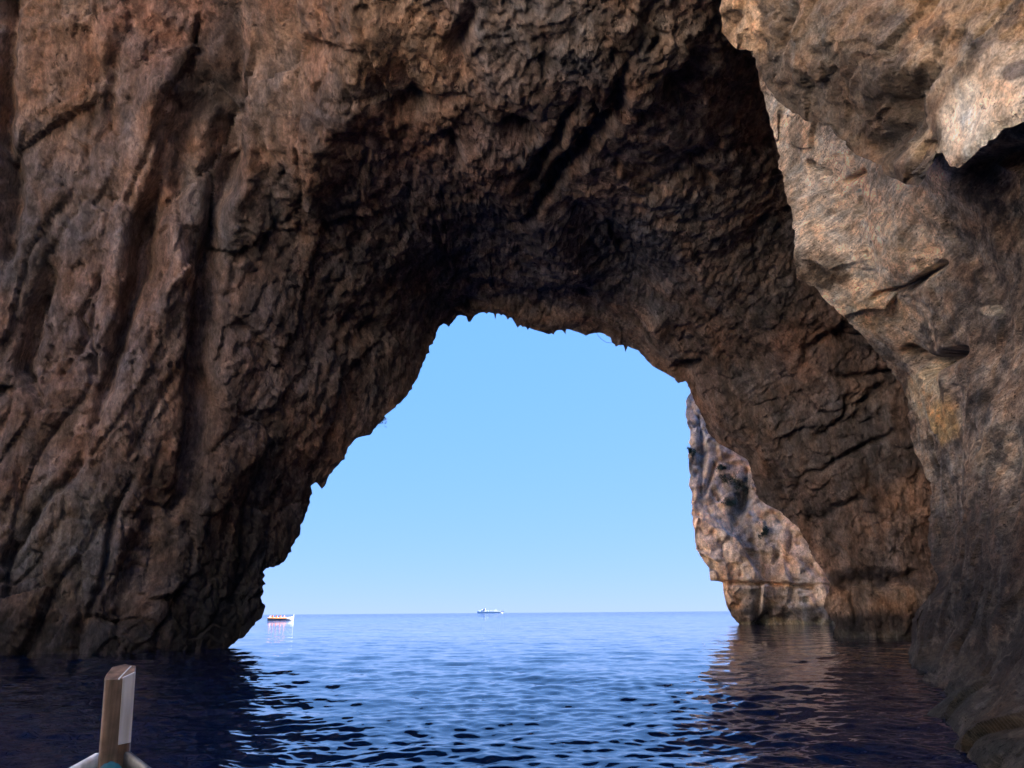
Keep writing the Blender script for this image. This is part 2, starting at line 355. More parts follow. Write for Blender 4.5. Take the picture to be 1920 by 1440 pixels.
# big clefts, holes and folds, traced where the photograph shows them
cl = [
 [(446, -300, 20, .8), (446, 0, 16, 1.2), (440, 110, 18, 1.8), (428, 220, 30, 3.6), (415, 330, 30, 3.8), (402, 400, 16, 2.6), (398, 470, 18, 3), (388, 560, 22, 4), (384, 700, 24, 4), (372, 850, 20, 3.5), (340, 960, 16, 1.5)],
 [(310, 250, 12, .8), (290, 360, 12, 1.6), (262, 440, 22, 3), (262, 500, 20, 3), (235, 590, 14, 2.6), (205, 690, 14, 2.4), (180, 800, 10, .8)],
 [(20, -100, 14, 2), (5, 140, 14, 2), (8, 260, 16, 2.5), (25, 330, 22, 2.5), (20, 480, 12, 1)],
 [(85, 500, 10, .8), (60, 580, 18, 2.6), (40, 690, 14, 2), (80, 760, 8, .6)],
 [(190, 500, 5, .5), (146, 590, 6, 1.1), (160, 630, 5, 1), (120, 700, 5, .6)],
 [(180, 520, 5, .6), (165, 620, 5, 1.0), (175, 700, 5, .5)],
 [(340, 130, 25, .8), (390, 160, 30, 2.2), (350, 200, 25, 1.5), (330, 330, 18, 1.2)],
 [(240, 40, 10, .4), (215, 120, 14, 1.0), (200, 260, 10, .3)],
 [(150, 870, 10, .6), (100, 930, 10, 1.4), (40, 1010, 10, 1.4), (0, 1060, 10, 1)],
 [(250, 900, 8, .5), (210, 980, 8, .9), (195, 1100, 8, .8), (150, 1180, 10, .6)],
 [(300, 930, 30, .8), (280, 1030, 35, 1.6), (230, 1140, 30, 1.2)],
 [(1180, 120, 10, .5), (1150, 210, 16, 1.5), (1100, 270, 16, 2), (1050, 330, 14, 2.0), (970, 420, 8, .8)],
 [(1080, 190, 8, .5), (1040, 270, 10, 1.2), (990, 340, 10, 1.0)],
 [(880, 30, 14, 1), (850, 90, 18, 1.6), (866, 150, 12, .8)],
 [(760, 190, 20, 1.4), (830, 190, 12, 1), (870, 180, 8, .4)],
 [(840, 250, 10, 1), (860, 290, 10, 1.2)], [(960, 240, 14, 1.6), (990, 250, 16, 1.8)],
 [(1090, 400, 25, .5), (1130, 450, 50, 1.5), (1190, 520, 45, 1.6), (1260, 560, 40, .8)],
 [(900, 560, 30, 1.2), (1000, 580, 30, 1.5), (1100, 570, 20, 1)],
 [(640, 600, 30, .6), (690, 620, 25, 1.6), (670, 640, 20, .8)],
 [(1300, 310, 10, .8), (1330, 325, 10, .9)], [(1310, 100, 20, 1), (1270, 160, 30, 2), (1300, 220, 20, 1)],
 [(1262, 700, 10, 2.5), (1285, 690, 14, 3.5), (1305, 680, 8, 2)],
 [(1560, 700, 5, .5), (1600, 706, 6, 1.0), (1700, 690, 6, .8)],
 [(1500, 900, 5, .6), (1600, 850, 7, 1.1), (1680, 810, 5, .7)], [(1590, 740, 5, .8), (1570, 800, 6, .9), (1530, 830, 5, .5)],
 [(1480, 1000, 14, 1), (1560, 960, 12, 1.0), (1620, 940, 6, .5)], [(1570, 1085, 10, 1.4), (1650, 1095, 14, 1.6), (1720, 1080, 10, 1)],
 [(1598, 1110, 5, .5), (1604, 1150, 7, 1.4), (1602, 1170, 6, 1)],
 [(1590, 610, 10, .6), (1580, 625, 14, 1.6), (1610, 630, 8, 1)],
]
lipfade = smooth(4, 40, px).ravel()
uu = u + fbm(p * 0.5, 3, 40) * 14; vv = v + fbm(p * 0.5, 3, 41) * 14
for c in cl:
    d, w_, z_ = polyline_dist(uu, vv, c)
    h -= z_ * np.exp(-(d / w_) ** 2) * lipfade
# raised buttresses, (u, v, width, height)
for c in [[(640, -100, 50, 1.5), (700, 60, 60, 2.2), (640, 190, 50, 2.0), (560, 330, 50, .8)],
          [(330, 430, 26, 1.6), (335, 500, 26, 2.0), (300, 600, 20, 1)],
          [(300, 180, 40, 1.5), (290, 290, 30, 1.6), (240, 420, 30, 1.2), (200, 640, 40, 1)],
          [(480, 150, 25, 1.5), (470, 330, 25, 1.2), (440, 380, 20, 1)],
          [(110, 950, 60, 1.8), (90, 1050, 60, 1.6)], [(230, 800, 50, 1.6), (260, 700, 40, 1.2)],
          [(900, 300, 40, 1.2), (1000, 400, 40, 1.5), (1080, 500, 30, 1)],
          [(1240, 590, 30, 1.2), (1230, 640, 30, 1.4), (1330, 740, 40, 1.0), (1420, 850, 50, 1)]]:
    d, w_, z_ = polyline_dist(uu, vv, c)
    h += z_ * np.exp(-(d / w_) ** 2) * lipfade
h *= 1 - 0.85 * np.exp(-((u - 475) / 50) ** 2 - ((v - 40) / 120) ** 2)     # a flat scar beside the great cleft
h = h.reshape(U.shape) * 0.62
# near the lip push along the line of sight only, so that the opening keeps its outline
lf = smooth(0, 70, px)[..., None]
Dn = D / np.linalg.norm(D, axis=2)[..., None]
PA = P0 + N0 * h[..., None] * lf - Dn * (h[..., None] * (1 - lf) * 0.7)
# the seaward side: the lip rolls away from the camera and up the outer face
rows = []
E0 = PA[:, 0, :]
def inward(E, G, n=50):
    """direction square to a traced outline, on the side of the rock, as a world vector across the line of sight"""
    T = E.copy()
    for _ in range(n * 6): T[1:-1] = (T[:-2] + 2 * T[1:-1] + T[2:]) / 4
    tg = np.gradient(T, axis=0); nn = np.c_[tg[:, 1], -tg[:, 0]]
    nn *= np.sign((nn * (G - T)).sum(1))[:, None]; nn /= np.linalg.norm(nn, axis=1)[:, None] + 1e-9
    return nn[:, :1] * RGT[None] - nn[:, 1:] * UPV[None]
outw = inward(O, FR)
vw = E0 - CAM; vw /= np.linalg.norm(vw, axis=1)[:, None]
for k, (dy, do) in enumerate([(30, 30), (16, 26), (11, 14), (9.5, 7), (8.2, 4), (6.8, 2.4), (5.2, 1.4), (3.6, .8), (2.2, .42), (1.1, .18), (.4, .05)]):
    nb = fbm(E0 * 0.5 + k * 0.7, 4, 77)[:, None]
    rows.append(E0 + vw * (dy + nb * min(1.2, dy * .2)) + outw * (do + nb * 0.6 * min(do, 3)))
BK = np.stack(rows, 1)
PAll = np.concatenate([BK, PA], 1)
# stone colours
base = np.tile(np.array([0.26, 0.185, 0.145]), (len(p), 1))
n1 = fbm(p * 0.16, 5, 101); n2 = fbm(p * 0.5, 5, 103)
base = mixcol(base, (0.34, 0.21, 0.14), smooth(0.0, 0.5, n1))
base = mixcol(base, (0.17, 0.155, 0.15), smooth(0.05, 0.55, -n1))
base = mixcol(base, (0.10, 0.075, 0.065), 0.6 * smooth(0.25, 0.6, n2))
base = blobs(base, u, v, p, [
 (80, 130, 150, 160, 20, (0.42, 0.25, 0.14), .8), (300, 60, 130, 90, 0, (0.40, 0.22, 0.16), .7), (740, 90, 110, 130, -30, (0.42, 0.27, 0.15), .8), (560, 50, 120, 100, 0, (0.36, 0.22, 0.14), .6),
 (290, 290, 60, 120, 25, (0.44, 0.26, 0.16), .7), (120, 330, 100, 110, 0, (0.26, 0.19, 0.15), .7), (520, 160, 60, 120, 0, (0.42, 0.27, 0.16), .6),
 (340, 500, 35, 60, 0, (0.50, 0.34, 0.26), .8), (200, 620, 90, 160, 15, (0.40, 0.27, 0.22), .6), (240, 780, 70, 110, 0, (0.40, 0.30, 0.25), .75), (110, 1010, 110, 130, 0, (0.30, 0.27, 0.22), .85), (380, 130, 60, 100, 20, (0.10, 0.075, 0.065), .8),
 (430, 700, 90, 260, 5, (0.24, 0.16, 0.13), .6), (520, 1000, 90, 150, 15, (0.16, 0.12, 0.12), .8), (420, 1120, 140, 80, 0, (0.09, 0.085, 0.09), .7), (640, 600, 180, 160, 0, (0.13, 0.11, 0.115), .7),
 (700, 300, 120, 130, 0, (0.28, 0.17, 0.13), .7), (870, 300, 130, 90, 0, (0.22, 0.14, 0.12), .7), (800, 430, 260, 100, 0, (0.14, 0.12, 0.13), .6), (1010, 470, 300, 120, 0, (0.14, 0.13, 0.15), .6), (1180, 490, 110, 90, 20, (0.11, 0.12, 0.14), .7),  # darker ceiling patches carry cave shade in their colour
 (1080, 60, 220, 90, 0, (0.17, 0.145, 0.12), .75), (1280, 130, 90, 160, 0, (0.19, 0.165, 0.135), .7), (960, 160, 150, 80, 0, (0.19, 0.15, 0.125), .6), (1330, 330, 130, 160, 0, (0.25, 0.215, 0.18), .7), (1380, 210, 60, 100, 0, (0.20, 0.15, 0.11), .7),
 (1400, 500, 110, 130, 0, (0.25, 0.22, 0.195), .7), (1230, 640, 90, 50, 30, (0.28, 0.21, 0.17), .7), (1340, 760, 60, 90, -30, (0.26, 0.18, 0.15), .7),
 (1490, 700, 45, 85, -25, (0.40, 0.22, 0.14), .85), (1420, 740, 70, 100, 0, (0.24, 0.20, 0.17), .6), (1600, 800, 130, 130, 0, (0.22, 0.20, 0.19), .7), (1620, 750, 30, 25, 0, (0.34, 0.27, 0.22), .8), (1600, 670, 90, 50, 0, (0.22, 0.17, 0.145), .7),
 (1700, 940, 50, 60, 0, (0.46, 0.30, 0.20), .85), (1640, 1030, 110, 70, 0, (0.34, 0.25, 0.20), .8), (1500, 930, 70, 40, 30, (0.17, 0.14, 0.13), .7), (1640, 1090, 90, 22, 0, (0.14, 0.12, 0.12), .8),
 (1575, 1135, 34, 28, 0, (0.56, 0.36, 0.22), .95), (1680, 1125, 60, 32, -10, (0.50, 0.34, 0.21), .9), (1620, 1120, 30, 30, 0, (0.36, 0.28, 0.21), .8),
 ], 200)
zz = p[:, 2] + fbm(p * 0.6, 3, 130) * 0.5
tide = smooth(1.9, 1.1, zz); base = mixcol(base, (0.055, 0.055, 0.06), 0.85 * tide)
base = mixcol(base, (0.15, 0.15, 0.12), 0.7 * smooth(0.55, 0.2, zz) * (u > 1200))
# cave stone toned down; shade of low wall and arch foot put into colour
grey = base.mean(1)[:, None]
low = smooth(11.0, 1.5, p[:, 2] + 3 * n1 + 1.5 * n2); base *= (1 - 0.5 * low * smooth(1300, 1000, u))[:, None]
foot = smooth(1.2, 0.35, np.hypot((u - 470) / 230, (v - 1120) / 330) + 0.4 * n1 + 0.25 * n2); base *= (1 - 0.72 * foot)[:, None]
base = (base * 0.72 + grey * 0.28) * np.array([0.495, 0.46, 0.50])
base *= (1 + 0.7 * smooth(1.25, 0.7, np.hypot((u - 1100) / 400, (v - 260) / 340) + 0.3 * n2))[:, None]  # ceiling lightened in colour to make up for weak fill light
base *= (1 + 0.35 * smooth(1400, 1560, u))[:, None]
base = base.reshape(U.shape + (3,))
colA = np.concatenate([np.tile(base[:, :1], (1, BK.shape[1], 1)), base], 1)
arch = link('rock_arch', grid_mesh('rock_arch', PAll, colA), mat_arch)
tag(arch, 'dark brown limestone sea arch framing the open sea and sky', 'rock arch', kind='structure')

# ------------------------------------------------------------------ sheets with a free silhouette on one side (near wall, overhang, far cliff)
def sheet(name, edge, far_edge, ctrl, nt_, ns_, disp, colour, mat, lipw=50, power=1.2, lip=((30, 12), (14, 9), (8, 5), (5, 3), (3, 1.6), (1.6, .8), (.6, .25)), jit=1.0, seed=0, away=None, lipdisp=0.7):
    E, te = resample(edge, nt_)
    rs = np.random.RandomState(seed)
    k3 = np.arange(0, nt_ + 3, 3); k9 = np.arange(0, nt_ + 11, 11)
    tn = np.arange(nt_)
    E[:, 0] += (np.interp(tn, k3, rs.normal(size=len(k3))) + 1.3 * np.interp(tn, k9, rs.normal(size=len(k9)))) * jit
    E[:, 1] += (np.interp(tn, k3, rs.normal(size=len(k3))) + 1.3 * np.interp(tn, k9, rs.normal(size=len(k9)))) * jit
    G, _ = resample(far_edge, nt_)
    Es = E.copy()
    for _ in range(40): Es[1:-1] = (Es[:-2] + 2 * Es[1:-1] + Es[2:]) / 4
    s = (np.linspace(0, 1, ns_) ** power)[None]
    L = np.hypot(*(G - Es).T)[:, None]; px_ = s * L; w_ = np.exp(-px_ / 15.0)
    U_ = Es[:, :1] * (1 - s) + G[:, :1] * s + (E - Es)[:, :1] * w_
    V_ = Es[:, 1:] * (1 - s) + G[:, 1:] * s + (E - Es)[:, 1:] * w_
    Y_ = np.exp(TPS([(a, b, math.log(c)) for a, b, c in ctrl], 1e-3)(U_, V_)).reshape(U_.shape)
    D_ = rays(U_.ravel(), V_.ravel()).reshape(U_.shape + (3,))
    Q0 = CAM + D_ * Y_[..., None]; n_ = grid_normals(blur(Q0, 5))
    h_ = disp(U_.ravel(), V_.ravel(), Q0.reshape(-1, 3), px_.ravel()).reshape(U_.shape)[..., None]
    lf_ = smooth(0, lipw, px_)[..., None]; dn = D_ / np.linalg.norm(D_, axis=2)[..., None]
    Q = Q0 + n_ * h_ * lf_ - dn * h_ * (1 - lf_) * lipdisp
    E0 = Q[:, 0]
    # behind the silhouette the rock turns away from the camera
    inner = inward(E, G)
    view = E0 - CAM; view /= np.linalg.norm(view, axis=1)[:, None]
    rows_ = []
    for k, (dy, do) in enumerate(lip):
        nb = fbm(E0 * 0.6 + k, 3, 7)[:, None]
        rows_.append(E0 + view * (dy + nb * min(.8, dy * .2)) + inner * (do + nb * min(.5, do * .3)))
    Qa = np.concatenate([np.stack(rows_, 1), Q], 1)
    c_ = colour(U_.ravel(), V_.ravel(), Q0.reshape(-1, 3)).reshape(U_.shape + (3,))
    ca = np.concatenate([np.tile(c_[:, :1], (1, len(lip), 1)), c_], 1)
    o = link(name, grid_mesh(name, Qa, ca), mat)
    return o, Q, U_, V_

# near wall on the right: bedded pale limestone, grazing view
def dispB(u, v, p, px_):
    w3 = np.stack([fbm(p * 0.25, 3, 150), fbm(p * 0.25, 3, 160), fbm(p * 0.25, 3, 170)], 1)
    q = p + w3 * 0.8
    fd = 1 - 0.5 * smooth(1660, 1760, u)          # the side wall nearest the boat is worn smoother
    lay = fbm(q * np.array([0.35, 0.35, 3.2]), 5, 111, 0.6)
    lay2 = fbm(q * np.array([0.9, 0.9, 7.0]), 4, 118, 0.6, True)
    h = fbm(q * 0.18, 4, 113) * 0.7 + lay * 0.05 * fd
    fh, fe = facets(q * np.array([0.5, 0.5, 0.7]), 115, 0.7); h += fh * 0.25 * fd
    fh, fe = facets(q * np.array([1.6, 1.6, 2.0]), 117, 0.8); h += fh * 0.03 * fd
    h -= np.clip(fbm(q * np.array([1.3, 1.3, 2.4]), 4, 119, .5) - 0.12, 0, 1) * 0.25 * smooth(480, 800, v + 0.3 * (u - 1600))
    for c in [[(1880, 340, 20, .2), (1830, 320, 25, .5), (1900, 290, 25, .6), (2000, 260, 30, .4)], [(1700, 660, 8, .8), (1745, 690, 12, 1.3), (1800, 660, 10, .6)],
              [(1750, 880, 12, .3), (1760, 960, 16, .8), (1755, 1080, 20, .8)], [(1640, 560, 6, .4), (1700, 545, 6, .6), (1760, 500, 6, .4)],
              [(1520, 310, 7, .5), (1545, 330, 6, .5)], [(1580, 345, 5, .4), (1615, 325, 5, .5)]]:
        d, w_, z_ = polyline_dist(u, v, c); h -= z_ * np.exp(-(d / w_) ** 2)
    return h * smooth(60, 6, p[:, 1] * 0 + 8)
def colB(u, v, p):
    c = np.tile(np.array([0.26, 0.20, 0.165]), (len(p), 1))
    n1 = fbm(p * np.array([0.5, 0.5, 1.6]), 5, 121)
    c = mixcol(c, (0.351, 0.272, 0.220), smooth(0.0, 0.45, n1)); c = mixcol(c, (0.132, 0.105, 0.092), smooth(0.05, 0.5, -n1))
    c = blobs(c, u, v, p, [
     (1600, 420, 190, 260, -35, (0.90, 0.72, 0.59), .97), (1500, 280, 80, 120, -20, (0.88, 0.71, 0.59), .9), (1660, 530, 130, 120, -30, (0.88, 0.69, 0.54), .9),  # pale stone, brightened further so its colour carries missing light
     (1485, 350, 22, 90, 8, (0.316, 0.281, 0.255), .7), (1530, 500, 55, 40, 20, (0.264, 0.211, 0.176), .75), (1500, 240, 14, 50, 10, (0.264, 0.211, 0.176), .6),  # grey shading of the turning edge put into the colour
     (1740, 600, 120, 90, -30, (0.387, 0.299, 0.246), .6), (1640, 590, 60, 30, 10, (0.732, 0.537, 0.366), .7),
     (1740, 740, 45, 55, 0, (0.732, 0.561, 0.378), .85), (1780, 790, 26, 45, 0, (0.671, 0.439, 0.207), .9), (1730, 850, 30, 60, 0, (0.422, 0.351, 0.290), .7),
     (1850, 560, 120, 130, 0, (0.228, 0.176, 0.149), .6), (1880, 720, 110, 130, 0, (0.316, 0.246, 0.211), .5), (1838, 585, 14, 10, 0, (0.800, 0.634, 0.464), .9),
     (1780, 930, 40, 80, 0, (0.264, 0.237, 0.220), .6), (1900, 850, 70, 50, 0, (0.404, 0.334, 0.264), .6), (1830, 1060, 150, 130, 0, (0.101, 0.079, 0.071), .85), (1830, 1200, 170, 140, 0, (0.061, 0.053, 0.048), .9),  # dark lower patches carry the wall's shade in their colour
     (1850, 400, 120, 60, -10, (0.299, 0.211, 0.149), .7), (1880, 320, 110, 40, -25, (0.17, 0.125, 0.095), .8),  # dark strip under the overhang: its shade laid on as colour
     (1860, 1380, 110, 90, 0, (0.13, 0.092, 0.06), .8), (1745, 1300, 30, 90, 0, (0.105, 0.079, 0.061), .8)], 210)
    low = smooth(5.0, 1.5, p[:, 2] + 1.2 * fbm(p * 0.4, 4, 133))     # darker towards the water: shade put into the stone colour
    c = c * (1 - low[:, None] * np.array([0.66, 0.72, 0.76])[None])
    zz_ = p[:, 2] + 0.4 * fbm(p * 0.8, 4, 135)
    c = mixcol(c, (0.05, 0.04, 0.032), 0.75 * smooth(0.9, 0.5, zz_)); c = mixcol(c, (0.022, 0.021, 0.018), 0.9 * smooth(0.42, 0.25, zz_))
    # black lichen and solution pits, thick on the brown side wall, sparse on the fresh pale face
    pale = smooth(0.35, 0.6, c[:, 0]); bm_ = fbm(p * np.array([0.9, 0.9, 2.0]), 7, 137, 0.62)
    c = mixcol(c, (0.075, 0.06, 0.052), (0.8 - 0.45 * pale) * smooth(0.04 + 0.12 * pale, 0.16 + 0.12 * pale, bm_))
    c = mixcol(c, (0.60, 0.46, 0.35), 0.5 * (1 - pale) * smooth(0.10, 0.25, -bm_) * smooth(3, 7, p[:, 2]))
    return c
edgeB = [(1330, -500), (1345, -250), (1360, -60), (1385, 30), (1418, 120), (1426, 160), (1440, 210), (1452, 260), (1462, 300), (1470, 350), (1484, 400), (1492, 440), (1486, 480), (1496, 520), (1530, 540), (1560, 575), (1588, 600),
 (1612, 625), (1640, 655), (1668, 690), (1690, 720), (1704, 750), (1706, 820), (1722, 860), (1742, 900), (1748, 950), (1738, 1000), (1746, 1050), (1757, 1090), (1745, 1120), (1716, 1150), (1708, 1180), (1706, 1210), (1700, 1300), (1690, 1560)]
ctrlB = [(1345, -300, 20), (1420, 120, 22), (1452, 260, 23), (1490, 480, 24.5), (1588, 600, 25.5), (1690, 720, 26.5), (1742, 900, 27), (1746, 1050, 27), (1710, 1180, 27), (1710, 1230, 26.5), (1742, 1320, 15.2), (1775, 1400, 10.6), (1830, 1440, 9.2),
 (1690, 1560, 22), (1900, 1560, 6.6), (1920, 1440, 7.4), (1780, 1220, 20), (1850, 1220, 15), (1920, 1220, 11.5), (1800, 1000, 22), (1850, 1000, 18), (1920, 1000, 14.5), (1800, 800, 21.5), (1920, 800, 15), (1750, 650, 22.5), (1920, 600, 15), (1600, 400, 22), (1700, 500, 20.5),
 (1820, 450, 17), (1920, 400, 14.5), (1750, 320, 16.5), (1830, 300, 14.6), (1920, 240, 13), (1600, 100, 19), (1750, -200, 17), (2050, 1000, 11.5), (2050, 500, 11.5), (2300, 1400, 5), (2300, 800, 8), (2300, 200, 8), (2900, 1400, 2.6), (2900, 600, 3.4), (2900, -400, 5), (2300, -400, 9)]
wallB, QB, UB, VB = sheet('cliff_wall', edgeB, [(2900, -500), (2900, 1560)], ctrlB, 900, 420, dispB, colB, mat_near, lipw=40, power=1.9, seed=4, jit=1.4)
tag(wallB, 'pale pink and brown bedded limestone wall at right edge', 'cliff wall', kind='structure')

# overhang at the top right
def dispC(u, v, p, px_):
    w3 = np.stack([fbm(p * 0.3, 3, 151), fbm(p * 0.3, 3, 161), fbm(p * 0.3, 3, 171)], 1)
    q = p + w3 * 0.8
    sm = smooth(1.25, 0.8, np.hypot((u - 1850) / 110, (v - 215) / 110))     # the smooth pale face
    h = fbm(q * 0.3, 3, 213) * 0.3
    r = fbm(q * 1.0, 5, 215, 0.6) * 0.25 + facets(q * 0.8, 217, 0.8)[0] * 0.32 + facets(q * 2.2, 219, 0.8)[0] * 0.12
    r -= np.clip(fbm(q * 1.6, 4, 221) - 0.1, 0, 1) * 0.4
    h += 0.7 * r * (1 - 0.85 * sm)
    for c in [[(1690, 160, 20, .2), (1700, 240, 26, .45), (1650, 280, 20, .4)], [(1750, 120, 25, .1), (1690, 200, 25, .25)], 
              [(1480, 20, 12, .4), (1460, 90, 10, .3)]]:
        d, w_, z_ = polyline_dist(u, v, c); h -= z_ * np.exp(-(d / w_) ** 2)
    return h
def colC(u, v, p):
    c = np.tile(np.array([0.22, 0.165, 0.13]), (len(p), 1))
    n1 = fbm(p * 0.7, 5, 141)
    c = mixcol(c, (0.348, 0.256, 0.182), smooth(0.0, 0.45, n1)); c = mixcol(c, (0.166, 0.124, 0.107), smooth(0.05, 0.5, -n1))
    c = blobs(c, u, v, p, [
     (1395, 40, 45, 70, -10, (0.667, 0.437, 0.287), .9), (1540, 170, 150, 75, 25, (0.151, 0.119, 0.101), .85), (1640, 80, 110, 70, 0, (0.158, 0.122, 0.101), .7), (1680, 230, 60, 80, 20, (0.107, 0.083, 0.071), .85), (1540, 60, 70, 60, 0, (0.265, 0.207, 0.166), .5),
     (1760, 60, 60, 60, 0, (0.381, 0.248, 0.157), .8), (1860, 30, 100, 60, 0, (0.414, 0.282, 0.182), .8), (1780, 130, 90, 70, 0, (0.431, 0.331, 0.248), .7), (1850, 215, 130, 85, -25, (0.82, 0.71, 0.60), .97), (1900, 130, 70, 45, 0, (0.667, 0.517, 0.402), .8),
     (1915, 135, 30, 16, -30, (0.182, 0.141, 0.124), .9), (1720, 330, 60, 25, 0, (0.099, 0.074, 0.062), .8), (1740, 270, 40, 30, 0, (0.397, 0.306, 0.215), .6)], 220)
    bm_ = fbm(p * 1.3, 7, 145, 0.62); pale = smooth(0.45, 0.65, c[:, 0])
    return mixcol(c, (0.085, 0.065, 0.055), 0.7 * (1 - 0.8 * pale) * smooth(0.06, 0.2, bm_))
edgeC = [(1290, -600), (1310, -250), (1340, -60), (1352, 0), (1356, 60), (1380, 92), (1412, 96), (1418, 120), (1440, 165), (1462, 195), (1505, 220), (1530, 228), (1556, 240), (1570, 258), (1590, 272), (1604, 292), (1630, 298), (1652, 306), (1662, 322), (1676, 334),
 (1698, 344), (1722, 344), (1734, 328), (1748, 300), (1758, 284), (1772, 290), (1782, 306), (1798, 316), (1812, 304), (1836, 286), (1862, 262), (1890, 244), (1925, 228), (2000, 200), (2300, 120), (2900, 60)]
ctrlC = [(1300, -500, 17), (1352, 0, 18), (1418, 120, 18), (1530, 228, 17), (1652, 306, 15.5), (1722, 344, 14), (1800, 316, 12.8), (1925, 228, 11.2), (2300, 120, 8), (2900, 60, 5), (1600, 100, 14.5), (1750, 150, 13), (1900, 100, 11.4), (1500, 0, 15.5), (1700, -100, 13.5), (2000, -100, 10.5),
 (1700, -600, 12.5), (2300, -600, 9), (1500, -1300, 14), (2300, -1500, 9), (2900, -600, 6), (2900, -1400, 7)]
overC, QC, UC, VC = sheet('rock_overhang', edgeC, [(1150, -1500), (1900, -1600), (2950, -1500), (3000, -400)], ctrlC, 800, 330, dispC, colC, mat_over, lipw=30, power=1.5, seed=8, jit=1.4,
    lip=((14, 22), (9, 12), (7, 6), (5, 3), (3, 1.6), (1.6, .8), (.6, .25)))
tag(overC, 'rough brown overhang with smooth pale face in upper right corner', 'rock overhang', kind='structure')

# far cliff seen through the arch on the right
def dispD(u, v, p, px_):
    w3 = np.stack([fbm(p * 0.1, 3, 152), fbm(p * 0.1, 3, 162), fbm(p * 0.1, 3, 172)], 1)
    q = p + w3 * 1.0
    h = fbm(q * 0.07, 3, 313) * 0.4 + facets(q * np.array([0.16, 0.16, 0.08]), 317, 0.7)[0] * 1.0 + facets(q * np.array([0.5, 0.5, 0.4]), 319, 0.8)[0] * 0.55
    h += fbm(q * 0.5, 5, 321, .6) * 0.5 - np.clip(fbm(q * 0.6, 4, 323) - 0.12, 0, 1) * 1.5
    for c in [[(1335, 1092, 4, 1.5), (1400, 1093, 4, 2.0), (1440, 1094, 3, 2), (1520, 1100, 4, 1.8)], [(1420, 1170, 5, 1.2), (1425, 1100, 7, 1.6), (1432, 1050, 4, .6)],
              [(1400, 880, 6, 1.6), (1396, 930, 10, 3.5), (1380, 965, 10, 2), (1372, 1000, 6, 1)], [(1340, 870, 4, 1.4), (1330, 900, 4, 1.8), (1318, 930, 4, 1)], [(1310, 780, 3, 1), (1320, 850, 5, 1.4), (1312, 930, 3, 1)],
              [(1455, 1040, 5, 1.6), (1448, 1060, 4, 1)], [(1485, 1000, 3, .8), (1478, 1040, 3, 1)]]:
        d, w_, z_ = polyline_dist(u, v, c); h -= 0.6 * z_ * np.exp(-(d / w_) ** 2)
    # the ledge above the undercut base
    h += 0.3 * smooth(1096, 1092, v) * smooth(1040, 1090, v)
    return h
def colD(u, v, p):
    c = np.tile(np.array([0.64, 0.51, 0.42]), (len(p), 1))
    n1 = fbm(p * 0.18, 5, 341); n2 = fbm(p * 0.4, 4, 343)
    c = mixcol(c, (0.62, 0.46, 0.37), smooth(0.0, 0.4, n1)); c = mixcol(c, (0.50, 0.43, 0.37), smooth(0.05, 0.4, -n1)); c = mixcol(c, (0.22, 0.18, 0.17), .6 * smooth(.25, .5, n2))
    c = blobs(c, u, v, p, [(1390, 930, 26, 50, 15, (0.202, 0.202, 0.202), .8), (1405, 1010, 25, 45, 0, (0.262, 0.240, 0.240), .7), (1440, 1120, 60, 18, 0, (0.240, 0.230, 0.230), .6), (1320, 810, 20, 45, -15, (0.360, 0.350, 0.360), .8), (1370, 860, 30, 14, 20, (0.602, 0.422, 0.322), .8),
        (1440, 990, 30, 40, 0, (0.581, 0.442, 0.312), .7), (1345, 1120, 14, 30, 0, (0.300, 0.271, 0.271), .5)], 230)
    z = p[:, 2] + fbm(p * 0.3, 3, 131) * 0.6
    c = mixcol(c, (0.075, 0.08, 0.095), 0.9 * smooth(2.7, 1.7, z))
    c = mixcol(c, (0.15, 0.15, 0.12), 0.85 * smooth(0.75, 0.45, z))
    return c
edgeD = [(1330, -200), (1318, 300), (1300, 600), (1290, 700), (1294, 736), (1286, 752), (1286, 777), (1292, 807), (1294, 840), (1290, 855), (1292, 873), (1296, 890), (1291, 911), (1297, 923), (1298, 957), (1302, 994), (1307, 1027), (1317, 1048), (1330, 1065),
 (1334, 1089), (1354, 1092), (1359, 1119), (1365, 1140), (1373, 1155), (1384, 1167), (1387, 1172), (1390, 1195), (1392, 1260)]
ctrlD = [(1330, -200, 112), (1290, 700, 106), (1294, 900, 105), (1330, 1070, 103), (1387, 1170, 103), (1560, 1172, 96), (1900, 1174, 84), (1500, 1000, 99), (1450, 850, 103), (1600, 600, 100), (1900, 400, 92), (2000, 1260, 82), (1390, 1260, 103), (2300, 700, 74), (2300, -200, 78)]
cliffD, QD, UD, VD = sheet('sea_cliff', edgeD, [(2200, -200), (2200, 1260)], ctrlD, 620, 200, dispD, colD, mat_far, lipw=14, power=1.3, seed=12, jit=0.8, lip=((60, 20), (30, 12), (16, 7), (9, 4), (5, 2), (2, .7), (.8, .2)), lipdisp=0.5)
tag(cliffD, 'pale limestone sea cliff beyond the arch with an undercut waterline', 'sea cliff', kind='structure')

